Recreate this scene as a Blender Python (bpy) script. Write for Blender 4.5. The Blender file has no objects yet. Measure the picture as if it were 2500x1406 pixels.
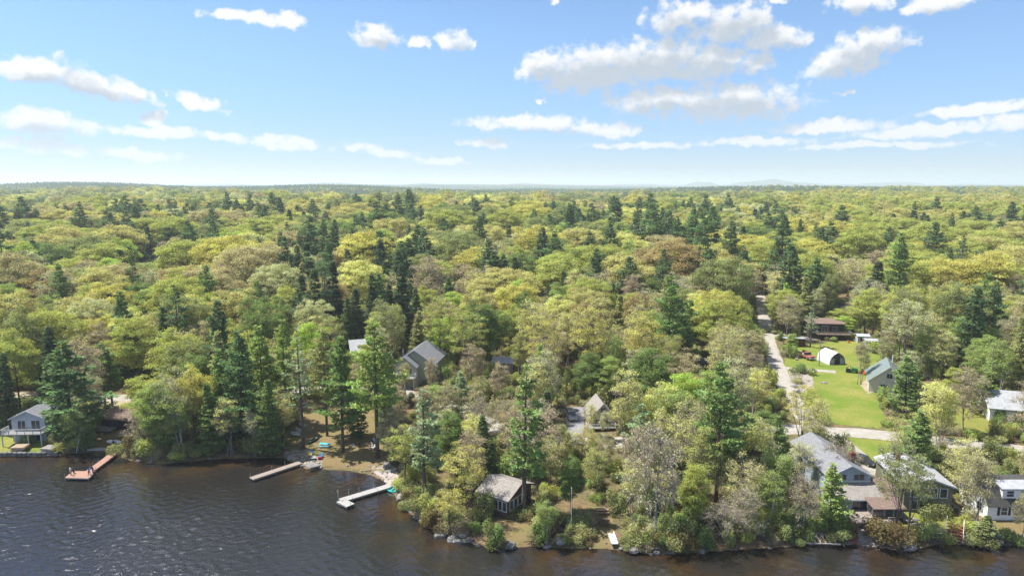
import bpy, math, random
import numpy as np
from mathutils import Vector, Matrix, noise as mnoise

R = math.radians
scn = bpy.context.scene
COL = scn.collection

# ------------------------------------------------------------------ camera
CAM_H = 54.0
F = 1667.0                      # focal length in pixels of a 2500 px wide frame
PITCH = math.atan((703 - 448) / F)
SP, CP = math.sin(PITCH), math.cos(PITCH)
cd = bpy.data.cameras.new('camera')
cd.sensor_width = 36.0
cd.lens = F / 2500 * 36.0
cd.clip_start = 1.0
cd.clip_end = 90000
cam = bpy.data.objects.new('camera', cd)
cam.location = (0, 0, CAM_H)
cam.rotation_euler = (R(90) - PITCH, 0, 0)
COL.objects.link(cam)
scn.camera = cam

# ------------------------------------------------------------------ light and exposure
SUN_AZ, SUN_EL = R(-76), R(60)  # azimuth from straight ahead, positive to the right
SUNV = Vector((math.sin(SUN_AZ) * math.cos(SUN_EL), math.cos(SUN_AZ) * math.cos(SUN_EL), math.sin(SUN_EL)))
sl = bpy.data.lights.new('sun', 'SUN')
sl.energy = 4.2
sl.angle = R(0.55)
sl.color = (1.0, 0.95, 0.87)
sun = bpy.data.objects.new('sun', sl)
sun.rotation_euler = (-SUNV).to_track_quat('-Z', 'Y').to_euler()
sun.location = (0, 0, 400)
COL.objects.link(sun)
SKY_STR = 0.0605
scn.view_settings.view_transform = 'Standard'
scn.view_settings.look = 'None'
scn.view_settings.exposure = 1.17
scn.view_settings.gamma = 1.0
cy = scn.cycles
cy.use_denoising = True
try:
    cy.denoiser = 'OPENIMAGEDENOISE'
    cy.denoising_input_passes = 'RGB_ALBEDO_NORMAL'
    cy.denoising_prefilter = 'NONE'
except Exception:
    pass
cy.max_bounces = 8
cy.diffuse_bounces = 6
cy.glossy_bounces = 3
cy.transmission_bounces = 3
cy.volume_bounces = 1
cy.transparent_max_bounces = 8
cy.sample_clamp_indirect = 5.0
cy.sample_clamp_direct = 14.0


def nd(nt, typ, **kw):
    n = nt.nodes.new(typ)
    for k, v in kw.items():
        if k == 'inp':
            for i, val in v.items():
                n.inputs[i].default_value = val
        else:
            setattr(n, k, v)
    return n


def mth(nt, op, a, b=None, c=None, clamp=False):
    n = nt.nodes.new('ShaderNodeMath')
    n.operation = op
    n.use_clamp = clamp
    for i, v in enumerate((a, b, c)):
        if v is None:
            continue
        if isinstance(v, (int, float)):
            n.inputs[i].default_value = v
        else:
            nt.links.new(v, n.inputs[i])
    return n.outputs[0]


def sstep(nt, x, a, b):
    n = nt.nodes.new('ShaderNodeMapRange')
    n.interpolation_type = 'SMOOTHSTEP'
    nt.links.new(x, n.inputs[0])
    n.inputs[1].default_value = a
    n.inputs[2].default_value = b
    return n.outputs[0]


def mixc(nt, fac, a, b, mode='MIX'):
    n = nt.nodes.new('ShaderNodeMix')
    n.data_type = 'RGBA'
    n.blend_type = mode
    for sock, v in ((n.inputs[0], fac), (n.inputs[6], a), (n.inputs[7], b)):
        if isinstance(v, (int, float)):
            sock.default_value = v
        elif isinstance(v, (tuple, list)):
            sock.default_value = (*v[:3], 1)
        else:
            nt.links.new(v, sock)
    return n.outputs[2]


def ray(u, v):
    dx, dy = (u - 1250) / F, (703 - v) / F
    return Vector((dx, CP + dy * SP, -SP + dy * CP))


# ------------------------------------------------------------------ sky with fair-weather clouds
world = bpy.data.worlds.new('World')
scn.world = world
world.use_nodes = True
wt = world.node_tree
for n in list(wt.nodes):
    wt.nodes.remove(n)
out = nd(wt, 'ShaderNodeOutputWorld')
bg = nd(wt, 'ShaderNodeBackground')
bg.inputs[1].default_value = SKY_STR
wt.links.new(bg.outputs[0], out.inputs[0])
sky = nd(wt, 'ShaderNodeTexSky')
sky.sky_type = 'NISHITA'
sky.sun_disc = False
sky.sun_elevation = SUN_EL
sky.sun_rotation = SUN_AZ % (2 * math.pi)
sky.altitude = 50
sky.air_density = 1.0
sky.dust_density = 0.0
sky.ozone_density = 3.0

# (u, v, half width, height above, depth below, tilt) of each cloud as seen on the reference, turned into directions
CLOUDS = [
    (560, 38, 60, 16, 14, 0), (640, 48, 70, 22, 20, 5), (710, 55, 45, 22, 18, 0),
    (918, 98, 62, 36, 26, 0), (1022, 104, 26, 20, 16, 0), (1112, 108, 48, 36, 26, 0),
    (1330, 170, 75, 45, 34, 0), (1440, 178, 150, 68, 62, 0), (1590, 160, 190, 66, 48, 0), (1740, 150, 110, 46, 42, 0),
    (1850, 158, 40, 30, 26, 0), (1620, 250, 150, 40, 36, 0), (1760, 252, 205, 54, 44, 0),
    (1655, 45, 80, 42, 46, 0), (1780, 65, 110, 55, 44, 0), (1885, 92, 85, 34, 34, 0),
    (2080, 142, 110, 52, 44, -12), (2130, 110, 60, 44, 30, 0), (2095, 12, 60, 32, 24, 0), (2215, 30, 24, 14, 14, 0),
    (2300, 8, 70, 28, 22, 0),
    (80, 172, 90, 32, 26, -8), (210, 200, 110, 34, 34, 14), (300, 228, 70, 24, 20, 12),
    (100, 296, 115, 28, 28, 6), (485, 250, 66, 22, 20, 8), (380, 292, 36, 22, 14, 0),
    (390, 322, 110, 17, 16, 2), (545, 336, 50, 15, 14, 4), (700, 350, 95, 20, 17, 5), (925, 370, 95, 15, 13, 5),
    (110, 356, 110, 20, 18, 4), (340, 380, 110, 14, 13, 4), (1080, 392, 70, 9, 10, 3),
    (1280, 300, 175, 24, 22, 0), (1475, 318, 110, 18, 18, -2), (1192, 350, 66, 16, 16, 0),
    (2030, 312, 140, 20, 15, 0), (2260, 318, 170, 15, 16, -4), (1850, 346, 140, 11, 11, 0), (2480, 296, 80, 20, 20, 0),
    (2380, 268, 130, 14, 12, -5), (2150, 356, 200, 10, 10, 0), (1560, 356, 150, 10, 9, 0), (2065, 230, 24, 7, 7, 0),
    (1320, 247, 18, 8, 7, 0), (1345, 4, 22, 10, 8, 0), (1900, 2, 26, 8, 8, 0),
]
# clouds added out of view for fill light and brighter water: (azimuth, elevation, half width, above, below) in degrees
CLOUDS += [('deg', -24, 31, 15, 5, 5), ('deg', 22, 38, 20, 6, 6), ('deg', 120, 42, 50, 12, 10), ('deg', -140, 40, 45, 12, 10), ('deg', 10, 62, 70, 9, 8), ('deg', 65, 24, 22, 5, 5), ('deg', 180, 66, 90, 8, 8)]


def azel(u, v):
    d = ray(u, v).normalized()
    return math.degrees(math.atan2(d.x, d.y)), math.degrees(math.asin(d.z))


def cloud_group(clouds, amp=1.0):
    g = bpy.data.node_groups.new('cloud_thickness', 'ShaderNodeTree')
    g.interface.new_socket('P', in_out='INPUT', socket_type='NodeSocketVector')
    g.interface.new_socket('D', in_out='OUTPUT', socket_type='NodeSocketFloat')
    gi = nd(g, 'NodeGroupInput')
    go = nd(g, 'NodeGroupOutput')
    p0 = gi.outputs[0]
    nz = nd(g, 'ShaderNodeTexNoise', inp={2: 0.55, 3: 5.0, 4: 0.6})
    g.links.new(p0, nz.inputs[0])
    w = nd(g, 'ShaderNodeVectorMath', operation='SUBTRACT')
    g.links.new(nz.outputs['Color'], w.inputs[0])
    w.inputs[1].default_value = (0.5, 0.5, 0.5)
    w2 = nd(g, 'ShaderNodeVectorMath', operation='MULTIPLY_ADD')
    g.links.new(w.outputs[0], w2.inputs[0])
    w2.inputs[1].default_value = (3.6, 1.3, 0)
    g.links.new(p0, w2.inputs[2])
    P = w2.outputs[0]
    acc = None
    for (u, v, rx, rt, rb, tilt) in clouds:
        k = 0.0344 * 1.05
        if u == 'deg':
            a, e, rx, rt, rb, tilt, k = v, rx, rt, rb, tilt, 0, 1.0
        else:
            a, e = azel(u, v)
        mp = nd(g, 'ShaderNodeVectorMath', operation='SUBTRACT')
        g.links.new(P, mp.inputs[0])
        mp.inputs[1].default_value = (a, e, 0)
        sx = nd(g, 'ShaderNodeSeparateXYZ')
        g.links.new(mp.outputs[0], sx.inputs[0])
        yy = sx.outputs[1]
        if tilt:
            yy = mth(g, 'MULTIPLY_ADD', sx.outputs[0], math.tan(R(tilt)), sx.outputs[1])
        X = mth(g, 'MULTIPLY', sx.outputs[0], 1 / (rx * k))
        Y = mth(g, 'MAXIMUM', mth(g, 'MULTIPLY', yy, 1 / (rt * k)), mth(g, 'MULTIPLY', yy, -1 / (rb * k)))
        r2 = mth(g, 'MULTIPLY_ADD', X, X, mth(g, 'MULTIPLY', Y, Y))
        d = mth(g, 'SUBTRACT', 1.0, r2)
        acc = d if acc is None else mth(g, 'SMOOTH_MAX', acc, d, 0.25)
    n1 = nd(g, 'ShaderNodeTexNoise', inp={2: 0.95, 3: 7.0, 4: 0.52})
    g.links.new(p0, n1.inputs[0])
    n2 = nd(g, 'ShaderNodeTexVoronoi', feature='SMOOTH_F1', inp={2: 1.15})
    n2.inputs['Smoothness'].default_value = 0.35
    g.links.new(P, n2.inputs[0])
    D = mth(g, 'ADD', acc, mth(g, 'MULTIPLY', mth(g, 'SUBTRACT', n1.outputs[0], 0.50), 2.1 * amp))
    D = mth(g, 'SUBTRACT', mth(g, 'ADD', D, 0.12), mth(g, 'MULTIPLY', n2.outputs[0], 0.55 * amp))
    g.links.new(D, go.inputs[0])
    return g


tc = nd(wt, 'ShaderNodeTexCoord')
sep = nd(wt, 'ShaderNodeSeparateXYZ')
wt.links.new(tc.outputs['Generated'], sep.inputs[0])
az = mth(wt, 'MULTIPLY', mth(wt, 'ARCTAN2', sep.outputs[0], sep.outputs[1]), 57.29578)
el = mth(wt, 'MULTIPLY', mth(wt, 'ARCSINE', sep.outputs[2]), 57.29578)
cmb = nd(wt, 'ShaderNodeCombineXYZ')
wt.links.new(az, cmb.inputs[0])
wt.links.new(el, cmb.inputs[1])
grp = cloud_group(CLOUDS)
g1 = nd(wt, 'ShaderNodeGroup', node_tree=grp)
wt.links.new(cmb.outputs[0], g1.inputs[0])
off = nd(wt, 'ShaderNodeVectorMath', operation='ADD')
wt.links.new(cmb.outputs[0], off.inputs[0])
off.inputs[1].default_value = (-0.5, 1.15, 0)
g2 = nd(wt, 'ShaderNodeGroup', node_tree=cloud_group(sorted(CLOUDS[:-7], key=lambda c: -c[3])[:22], 0.5))
wt.links.new(off.outputs[0], g2.inputs[0])
alpha = mth(wt, 'MULTIPLY', sstep(wt, g1.outputs[0], -0.12, 0.7), 0.96)
occ = sstep(wt, g2.outputs[0], -0.2, 0.8)
fade = sstep(wt, el, 0.0, 6.0)
ccol = mixc(wt, mth(wt, 'MULTIPLY', occ, mth(wt, 'MULTIPLY_ADD', fade, 0.4, 0.6)), (7.5, 7.5, 7.5), (4.2, 4.7, 5.25))  # cloud shading painted in: grey where cloud lies towards the sun, white elsewhere
# the air in front of low clouds
alpha = mth(wt, 'MULTIPLY', alpha, mth(wt, 'MULTIPLY_ADD', fade, 0.35, 0.65))
skyc = mixc(wt, 1.0, sky.outputs[0], mixc(wt, sstep(wt, el, -1.0, 13.0), (0.60, 0.73, 1.04), (0.98, 1.10, 1.22)), 'MULTIPLY')
wt.links.new(mixc(wt, alpha, skyc, ccol), bg.inputs[0])

# ------------------------------------------------------------------ object helpers
def link(o):
    COL.objects.link(o)
    return o


def tag(o, label=None, cat=None, group=None, kind=None):
    if label: o['label'] = label
    if cat: o['category'] = cat
    if group: o['group'] = group
    if kind: o['kind'] = kind
    return o


def thing(name, loc, rz, label, cat, group=None):
    o = bpy.data.objects.new(name, None)
    o.empty_display_size = 0.5
    link(o)
    o.location = loc
    o.rotation_euler = (0, 0, rz)
    return tag(o, label, cat, group)


class MB:
    """collects simple solids and links them as one mesh"""
    def __init__(s):
        s.v, s.f, s.m = [], [], []

    def add(s, verts, faces, mi=0):
        b = len(s.v)
        s.v += [tuple(p) for p in verts]
        s.f += [tuple(i + b for i in f) for f in faces]
        s.m += [mi] * len(faces)
        return s

    def box(s, x, y, z, sx, sy, sz, rz=0.0, mi=0):
        """box standing on z, centred on x, y"""
        c, n = math.cos(rz), math.sin(rz)
        vs = []
        for dz in (0, sz):
            for dx, dy in ((-1, -1), (1, -1), (1, 1), (-1, 1)):
                px, py = dx * sx / 2, dy * sy / 2
                vs.append((x + px * c - py * n, y + px * n + py * c, z + dz))
        return s.add(vs, [(3, 2, 1, 0), (4, 5, 6, 7), (0, 1, 5, 4), (1, 2, 6, 5), (2, 3, 7, 6), (3, 0, 4, 7)], mi)

    def beam(s, p, q, w, h, mi=0):
        """rectangular bar from p to q"""
        p, q = Vector(p), Vector(q)
        d = (q - p).normalized()
        side = d.cross(Vector((0, 0, 1)))
        side = Vector((1, 0, 0)) if side.length < 1e-4 else side.normalized()
        up = side.cross(d)
        vs = []
        for c in (p, q):
            for a, b in ((-1, -1), (1, -1), (1, 1), (-1, 1)):
                vs.append(c + side * (a * w / 2) + up * (b * h / 2))
        return s.add(vs, [(3, 2, 1, 0), (4, 5, 6, 7), (0, 1, 5, 4), (1, 2, 6, 5), (2, 3, 7, 6), (3, 0, 4, 7)], mi)

    def tube(s, pts, rad, n=6, mi=0):
        pts = [Vector(p) for p in pts]
        if isinstance(rad, (int, float)): rad = [rad] * len(pts)
        b = len(s.v)
        for i, p in enumerate(pts):
            d = (pts[min(i + 1, len(pts) - 1)] - pts[max(i - 1, 0)]).normalized()
            a = d.orthogonal().normalized() if abs(d.z) < 0.9 else d.cross(Vector((0, 1, 0))).normalized()
            c = d.cross(a)
            for k in range(n):
                t = 2 * math.pi * k / n
                s.v.append(tuple(p + (a * math.cos(t) + c * math.sin(t)) * rad[i]))
        for i in range(len(pts) - 1):
            for k in range(n):
                s.f.append((b + i * n + k, b + i * n + (k + 1) % n, b + (i + 1) * n + (k + 1) % n, b + (i + 1) * n + k))
                s.m.append(mi)
        s.f.append(tuple(b + k for k in range(n))[::-1]); s.m.append(mi)
        s.f.append(tuple(b + (len(pts) - 1) * n + k for k in range(n))); s.m.append(mi)
        return s

    def prism(s, prof, axis, a, b, mi=0):
        """profile of (p, z) pairs pushed along x or y from a to b"""
        n = len(prof)
        if axis == 'y':
            vs = [(p, a, z) for p, z in prof] + [(p, b, z) for p, z in prof]
        else:
            vs = [(a, p, z) for p, z in prof] + [(b, p, z) for p, z in prof]
        fs = [tuple(range(n)), tuple(range(2 * n - 1, n - 1, -1))]
        fs += [(i, n + i, n + (i + 1) % n, (i + 1) % n) for i in range(n)]
        return s.add(vs, fs, mi)

    def mesh(s, name, mats, smooth=False):
        me = bpy.data.meshes.new(name)
        me.from_pydata(s.v, [], s.f)
        for m in (mats if isinstance(mats, (list, tuple)) else [mats]):
            me.materials.append(m)
        me.polygons.foreach_set('material_index', s.m)
        if smooth: me.polygons.foreach_set('use_smooth', [True] * len(s.f))
        me.update()
        return me

    def build(s, name, mats, parent=None, smooth=False, bevel=0.0):
        me = s.mesh(name, mats, smooth)
        o = bpy.data.objects.new(name, me)
        import bmesh
        bm = bmesh.new(); bm.from_mesh(me)
        bmesh.ops.recalc_face_normals(bm, faces=bm.faces)
        bm.to_mesh(me); bm.free()
        if bevel:
            bv = o.modifiers.new('bevel', 'BEVEL'); bv.width = bevel; bv.segments = 2; bv.limit_method = 'ANGLE'
        link(o)
        if parent: o.parent = parent
        return o


def copy_tree(o, parent=None):
    c = o.copy()
    COL.objects.link(c)
    c.parent = parent
    for ch in o.children:
        copy_tree(ch, c)
    return c


# ------------------------------------------------------------------ materials
def mat(name, c1, c2=None, scale=3.0, rough=0.8, bump=0.0, metal=0.0, stretch=None, spec=0.3, detail=5.0):
    m = bpy.data.materials.new(name)
    m.use_nodes = True
    nt = m.node_tree
    b = nt.nodes['Principled BSDF']
    b.inputs['Roughness'].default_value = rough
    b.inputs['Metallic'].default_value = metal
    b.inputs['Specular IOR Level'].default_value = spec
    c2 = c2 or tuple(x * 0.72 for x in c1)
    t = nd(nt, 'ShaderNodeTexCoord')
    src = t.outputs['Object']
    if stretch:
        mp = nd(nt, 'ShaderNodeMapping')
        mp.inputs['Scale'].default_value = stretch
        nt.links.new(src, mp.inputs[0]); src = mp.outputs[0]
    n = nd(nt, 'ShaderNodeTexNoise', inp={2: scale, 3: detail, 4: 0.65})
    nt.links.new(src, n.inputs[0])
    nt.links.new(mixc(nt, sstep(nt, n.outputs[0], 0.3, 0.7), c1, c2), b.inputs['Base Color'])
    if bump:
        bp = nd(nt, 'ShaderNodeBump', inp={0: 0.6, 1: bump})
        nt.links.new(n.outputs[0], bp.inputs['Height'])
        nt.links.new(bp.outputs[0], b.inputs['Normal'])
    return m


M = {}
M['white'] = mat('white_paint', (0.56, 0.57, 0.57), (0.48, 0.49, 0.49), 2.0, 0.6)
M['bright_white'] = mat('fresh_white_clapboard', (0.80, 0.80, 0.79), (0.74, 0.74, 0.73), 2.0, 0.6)
M['bluegrey'] = mat('blue_grey_siding', (0.34, 0.41, 0.48), (0.29, 0.35, 0.42), 1.5, 0.7)
M['palegrey'] = mat('pale_grey_siding', (0.40, 0.44, 0.48), (0.34, 0.37, 0.40), 1.5, 0.7)
M['olive'] = mat('olive_siding', (0.17, 0.165, 0.115), (0.14, 0.135, 0.095), 1.5, 0.75)
M['sage'] = mat('sage_siding', (0.37, 0.38, 0.29), (0.32, 0.33, 0.255), 1.5, 0.75)
M['brownshingle'] = mat('brown_shingle', (0.10, 0.07, 0.055), (0.065, 0.048, 0.04), 4.0, 0.9, 0.03)
M['darkwood'] = mat('dark_wood', (0.055, 0.045, 0.04), (0.035, 0.03, 0.026), 4.0, 0.85)
M['barnred'] = mat('barn_red', (0.13, 0.03, 0.03), (0.09, 0.025, 0.025), 3.0, 0.8)
M['cream'] = mat('cream_siding', (0.55, 0.53, 0.46), (0.46, 0.45, 0.40), 1.5, 0.75)
M['taupe'] = mat('taupe_siding', (0.30, 0.25, 0.21), (0.25, 0.21, 0.18), 1.5, 0.75)
M['greyroof'] = mat('grey_shingle_roof', (0.22, 0.225, 0.24), (0.15, 0.155, 0.17), 2.2, 0.85, 0.02)
M['lightroof'] = mat('light_grey_roof', (0.38, 0.39, 0.41), (0.29, 0.30, 0.32), 1.2, 0.7, 0.02)
M['brownroof'] = mat('brown_shingle_roof', (0.21, 0.15, 0.12), (0.14, 0.10, 0.085), 2.2, 0.9, 0.02)
M['taupe_roof'] = mat('taupe_shingle_roof', (0.29, 0.265, 0.24), (0.20, 0.182, 0.168), 2.2, 0.9, 0.02)
M['darkroof'] = mat('dark_shingle_roof', (0.085, 0.082, 0.075), (0.055, 0.053, 0.05), 2.2, 0.9, 0.02)
M['greenroof'] = mat('green_grey_metal_roof', (0.22, 0.27, 0.26), (0.17, 0.21, 0.205), 1.0, 0.5, 0.0, 0.2)
M['bluemetal'] = mat('pale_blue_metal_roof', (0.50, 0.58, 0.64), (0.40, 0.47, 0.53), 1.0, 0.45, 0.0, 0.2)
M['deckwood'] = mat('weathered_deck_boards', (0.31, 0.26, 0.225), (0.20, 0.165, 0.145), 2.0, 0.85, 0.0, 0, (0.5, 9, 1))
M['reddeck'] = mat('red_brown_deck_boards', (0.36, 0.215, 0.16), (0.26, 0.15, 0.11), 2.0, 0.75, 0.0, 0, (0.5, 7, 1))
M['greydeck'] = mat('pale_grey_deck_boards', (0.36, 0.35, 0.335), (0.28, 0.27, 0.26), 2.0, 0.8, 0.0, 0, (0.5, 7, 1))
M['rawwood'] = mat('raw_timber', (0.42, 0.33, 0.22), (0.30, 0.23, 0.16), 3.0, 0.85)
M['redstep'] = mat('red_stained_timber', (0.30, 0.10, 0.065), (0.20, 0.07, 0.05), 3.0, 0.8)
M['greywood'] = mat('silvered_timber', (0.33, 0.31, 0.29), (0.21, 0.20, 0.185), 3.0, 0.9)
M['glass'] = mat('window_glass', (0.03, 0.036, 0.042), (0.06, 0.065, 0.07), 0.6, 0.08, 0, 0, None, 0.6)
M['screen'] = mat('insect_screen', (0.03, 0.03, 0.03), (0.045, 0.045, 0.045), 3.0, 0.6)
M['steel'] = mat('galvanised_steel', (0.42, 0.43, 0.44), (0.34, 0.35, 0.36), 4.0, 0.45, 0, 0.6)
M['alu'] = mat('bright_aluminium', (0.72, 0.73, 0.74), (0.60, 0.61, 0.62), 3.0, 0.5, 0, 0.2)
M['tyre'] = mat('black_rubber', (0.025, 0.025, 0.025), None, 4.0, 0.85)
M['black'] = mat('black_paint', (0.02, 0.02, 0.022), None, 3.0, 0.5)
M['silver'] = mat('silver_car_paint', (0.33, 0.34, 0.35), (0.28, 0.29, 0.30), 1.0, 0.3, 0, 0.4)
M['darkcar'] = mat('dark_car_paint', (0.03, 0.033, 0.04), None, 1.0, 0.25)
M['bluecar'] = mat('blue_car_paint', (0.07, 0.14, 0.36), None, 1.0, 0.3)
M['rustred'] = mat('faded_red_paint', (0.36, 0.13, 0.10), (0.24, 0.09, 0.07), 1.5, 0.7)
M['brick'] = mat('red_brick', (0.22, 0.085, 0.06), (0.15, 0.06, 0.045), 6.0, 0.9)
M['plastic_white'] = mat('white_plastic', (0.80, 0.80, 0.79), (0.74, 0.74, 0.73), 2.0, 0.45)
M['fabric'] = mat('white_cover_sheet', (0.58, 0.60, 0.62), (0.52, 0.54, 0.57), 0.7, 0.5)
M['teal'] = mat('teal_plastic', (0.05, 0.50, 0.44), (0.04, 0.42, 0.37), 1.5, 0.4)
M['turq'] = mat('turquoise_paint', (0.10, 0.50, 0.62), (0.08, 0.43, 0.54), 2.0, 0.5)
M['yellow'] = mat('yellow_plastic', (0.72, 0.56, 0.14), None, 2.0, 0.5)
M['blueplastic'] = mat('blue_plastic', (0.07, 0.32, 0.55), None, 2.0, 0.45)
M['crimson'] = mat('crimson_plastic', (0.36, 0.02, 0.07), None, 2.0, 0.5)
M['navy'] = mat('navy_plastic', (0.02, 0.03, 0.10), None, 2.0, 0.5)
M['canoe'] = mat('green_canoe_hull', (0.035, 0.12, 0.085), (0.03, 0.09, 0.065), 2.0, 0.4)
M['tractor'] = mat('tractor_green', (0.03, 0.16, 0.04), None, 2.0, 0.4)
M['orange'] = mat('orange_paint', (0.65, 0.17, 0.03), None, 2.0, 0.5)
M['rock'] = mat('granite', (0.23, 0.22, 0.205), (0.11, 0.105, 0.098), 1.6, 0.9, 0.05)
M['rockpale'] = mat('pale_granite', (0.27, 0.26, 0.25), (0.15, 0.145, 0.14), 1.6, 0.9, 0.05)
M['skin'] = mat('skin', (0.52, 0.33, 0.25), (0.46, 0.29, 0.22), 3.0, 0.6)
M['shirt_white'] = mat('pale_grey_cloth', (0.55, 0.56, 0.58), None, 4.0, 0.9)
M['shirt_blue'] = mat('bright_blue_cloth', (0.03, 0.13, 0.55), None, 4.0, 0.9)
M['cloth_dark'] = mat('dark_navy_cloth', (0.02, 0.022, 0.04), None, 4.0, 0.9)
M['cloth_khaki'] = mat('grey_khaki_cloth', (0.30, 0.27, 0.24), None, 4.0, 0.9)
M['hair'] = mat('brown_hair', (0.05, 0.03, 0.02), None, 8.0, 0.8)
M['bark'] = mat('grey_brown_bark', (0.15, 0.12, 0.10), (0.08, 0.065, 0.055), 3.0, 0.95, 0.05, 0, (3, 3, 0.6))
M['palebark'] = mat('pale_grey_bark', (0.30, 0.27, 0.23), (0.19, 0.17, 0.145), 3.0, 0.95, 0.05, 0, (3, 3, 0.6))
M['birchbark'] = mat('white_birch_bark', (0.62, 0.59, 0.54), (0.28, 0.26, 0.24), 2.5, 0.8, 0, 0, (1, 1, 5))

# ------------------------------------------------------------------ terrain
def on_plane(u, v, z=0.0):
    d = ray(u, v)
    t = (z - CAM_H) / d.z
    return Vector((d.x * t, d.y * t, z))


SHORE_PX = [(-900, 1075), (-300, 1108), (0, 1111), (140, 1109), (200, 1104), (290, 1103), (306, 1122), (400, 1132), (520, 1119), (690, 1116),
            (722, 1128), (745, 1143), (850, 1147), (905, 1158), (938, 1172), (958, 1200), (985, 1232), (1010, 1258), (1045, 1288),
            (1100, 1312), (1200, 1337), (1300, 1332), (1400, 1337), (1480, 1337), (1540, 1346), (1600, 1352), (1700, 1347),
            (1850, 1337), (2000, 1328), (2080, 1328), (2180, 1336), (2230, 1338), (2300, 1326), (2400, 1330), (2500, 1328), (2800, 1335), (3600, 1380)]
SHORE = [(p.x, p.y) for p in (on_plane(u, v) for u, v in SHORE_PX)]
SHORE = [(-3000, SHORE[0][1] + 60)] + SHORE + [(3000, SHORE[-1][1] - 10)]
SA = np.array(SHORE[:-1]); SB = np.array(SHORE[1:])


def shore_dist(x, y):
    """signed distance to the shoreline, positive on land (arrays welcome)"""
    x = np.atleast_1d(np.asarray(x, float)); y = np.atleast_1d(np.asarray(y, float))
    best = np.full(x.shape, 1e18)
    for a, b in zip(SA, SB):
        d = b - a
        t = np.clip(((x - a[0]) * d[0] + (y - a[1]) * d[1]) / (d @ d), 0, 1)
        q = (x - a[0] - t * d[0]) ** 2 + (y - a[1] - t * d[1]) ** 2
        best = np.minimum(best, q)
    best = np.sqrt(best)
    # crossings of the vertical line below the point decide the side
    cnt = np.zeros(x.shape, int)
    for a, b in zip(SA, SB):
        lo, hi = (a, b) if a[0] < b[0] else (b, a)
        m = (x >= lo[0]) & (x < hi[0])
        yy = lo[1] + (x - lo[0]) / max(hi[0] - lo[0], 1e-9) * (hi[1] - lo[1])
        cnt += (m & (yy < y)).astype(int)
    return np.where(cnt % 2 == 1, best, -best)


def sm(x, a, b):
    t = np.clip((x - a) / (b - a), 0, 1)
    return t * t * (3 - 2 * t)


def height(x, y):
    x = np.atleast_1d(np.asarray(x, float)); y = np.atleast_1d(np.asarray(y, float))
    s = np.full(x.shape, 500.0)
    near = (y < 420)
    if near.any():
        s[near] = shore_dist(x[near], y[near])
    h = np.where(s > 0, 0.9 * (1 - np.exp(-np.maximum(s, 0) / 1.2)) + 2.2 * sm(s, 2, 70), np.maximum(-4, s * 0.25))
    D = np.hypot(x, y)
    roll = 7 * np.sin(x / 310 + 1.3) * np.sin(y / 420 + 0.4) + 5 * np.sin(x / 170 + y / 230)
    h = h + roll * sm(y, 450, 1100)
    h = h + 7 * sm(y, 270, 520)
    big = 11 * np.sin(x / 900 + 2) * np.sin(y / 1300 + 1.2) + 8 * np.sin(x / 1700 - y / 2300)
    h = h + big * sm(D, 1200, 3000) - 14 * sm(D, 1500, 6000)
    # long wooded hill to the left
    h = h + 30 * np.exp(-(((x + 1650) / 900) ** 2) - ((y - 2750) / 650) ** 2)
    h = h + 20 * np.exp(-(((x + 700) / 420) ** 2) - ((y - 2900) / 500) ** 2)
    h = h + 10 * np.exp(-(((x - 900) / 700) ** 2) - ((y - 2300) / 300) ** 2)
    return h


def gh(x, y):
    return float(height(x, y)[0])


def P(u, v, dz=0.0):
    """point of the ground seen at that place of the reference"""
    z = 1.5
    for _ in range(4):
        p = on_plane(u, v, z)
        z = gh(p.x, p.y)
    p = on_plane(u, v, z)
    return Vector((p.x, p.y, max(z, 0.0) + dz))


def to_px(p):
    x, y, z = p[0], p[1], p[2] - CAM_H
    f = y * CP - z * SP
    return 1250 + F * x / f, 703 - F * (y * SP + z * CP) / f


def np_mesh(name, verts, quads, mats=(), smooth=False, mi=None):
    me = bpy.data.meshes.new(name)
    nv, nf = len(verts), len(quads)
    me.vertices.add(nv)
    me.vertices.foreach_set('co', np.asarray(verts, np.float32).ravel())
    me.loops.add(nf * 4)
    me.loops.foreach_set('vertex_index', np.asarray(quads, np.int32).ravel())
    me.polygons.add(nf)
    me.polygons.foreach_set('loop_start', np.arange(0, nf * 4, 4, dtype=np.int32))
    me.polygons.foreach_set('loop_total', np.full(nf, 4, np.int32))
    for m in mats: me.materials.append(m)
    if mi is not None: me.polygons.foreach_set('material_index', np.asarray(mi, np.int32))
    if smooth: me.polygons.foreach_set('use_smooth', np.ones(nf, bool))
    me.update(calc_edges=True)
    me.validate()
    return me


def grid_quads(nr, nc):
    i = np.arange(nr - 1)[:, None] * nc + np.arange(nc - 1)[None, :]
    return np.stack([i, i + 1, i + nc + 1, i + nc], -1).reshape(-1, 4)


# --- ground material: leaf litter and forest floor, mossy patches; colour belongs to the ground itself
gm = bpy.data.materials.new('forest_floor')
gm.use_nodes = True
nt = gm.node_tree
b = nt.nodes['Principled BSDF']
b.inputs['Roughness'].default_value = 0.95
b.inputs['Specular IOR Level'].default_value = 0.15
geo = nd(nt, 'ShaderNodeNewGeometry')
n1 = nd(nt, 'ShaderNodeTexNoise', inp={2: 0.12, 3: 6.0, 4: 0.65})
n2 = nd(nt, 'ShaderNodeTexNoise', inp={2: 1.3, 3: 5.0, 4: 0.7})
nt.links.new(geo.outputs['Position'], n1.inputs[0]); nt.links.new(geo.outputs['Position'], n2.inputs[0])
c = mixc(nt, sstep(nt, n1.outputs[0], 0.40, 0.62), (0.20, 0.135, 0.075), (0.125, 0.135, 0.045))
c = mixc(nt, sstep(nt, n2.outputs[0], 0.35, 0.72), c, (0.10, 0.075, 0.045))
farn = nd(nt, 'ShaderNodeTexNoise', inp={2: 0.012, 3: 8.0, 4: 0.7})
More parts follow.
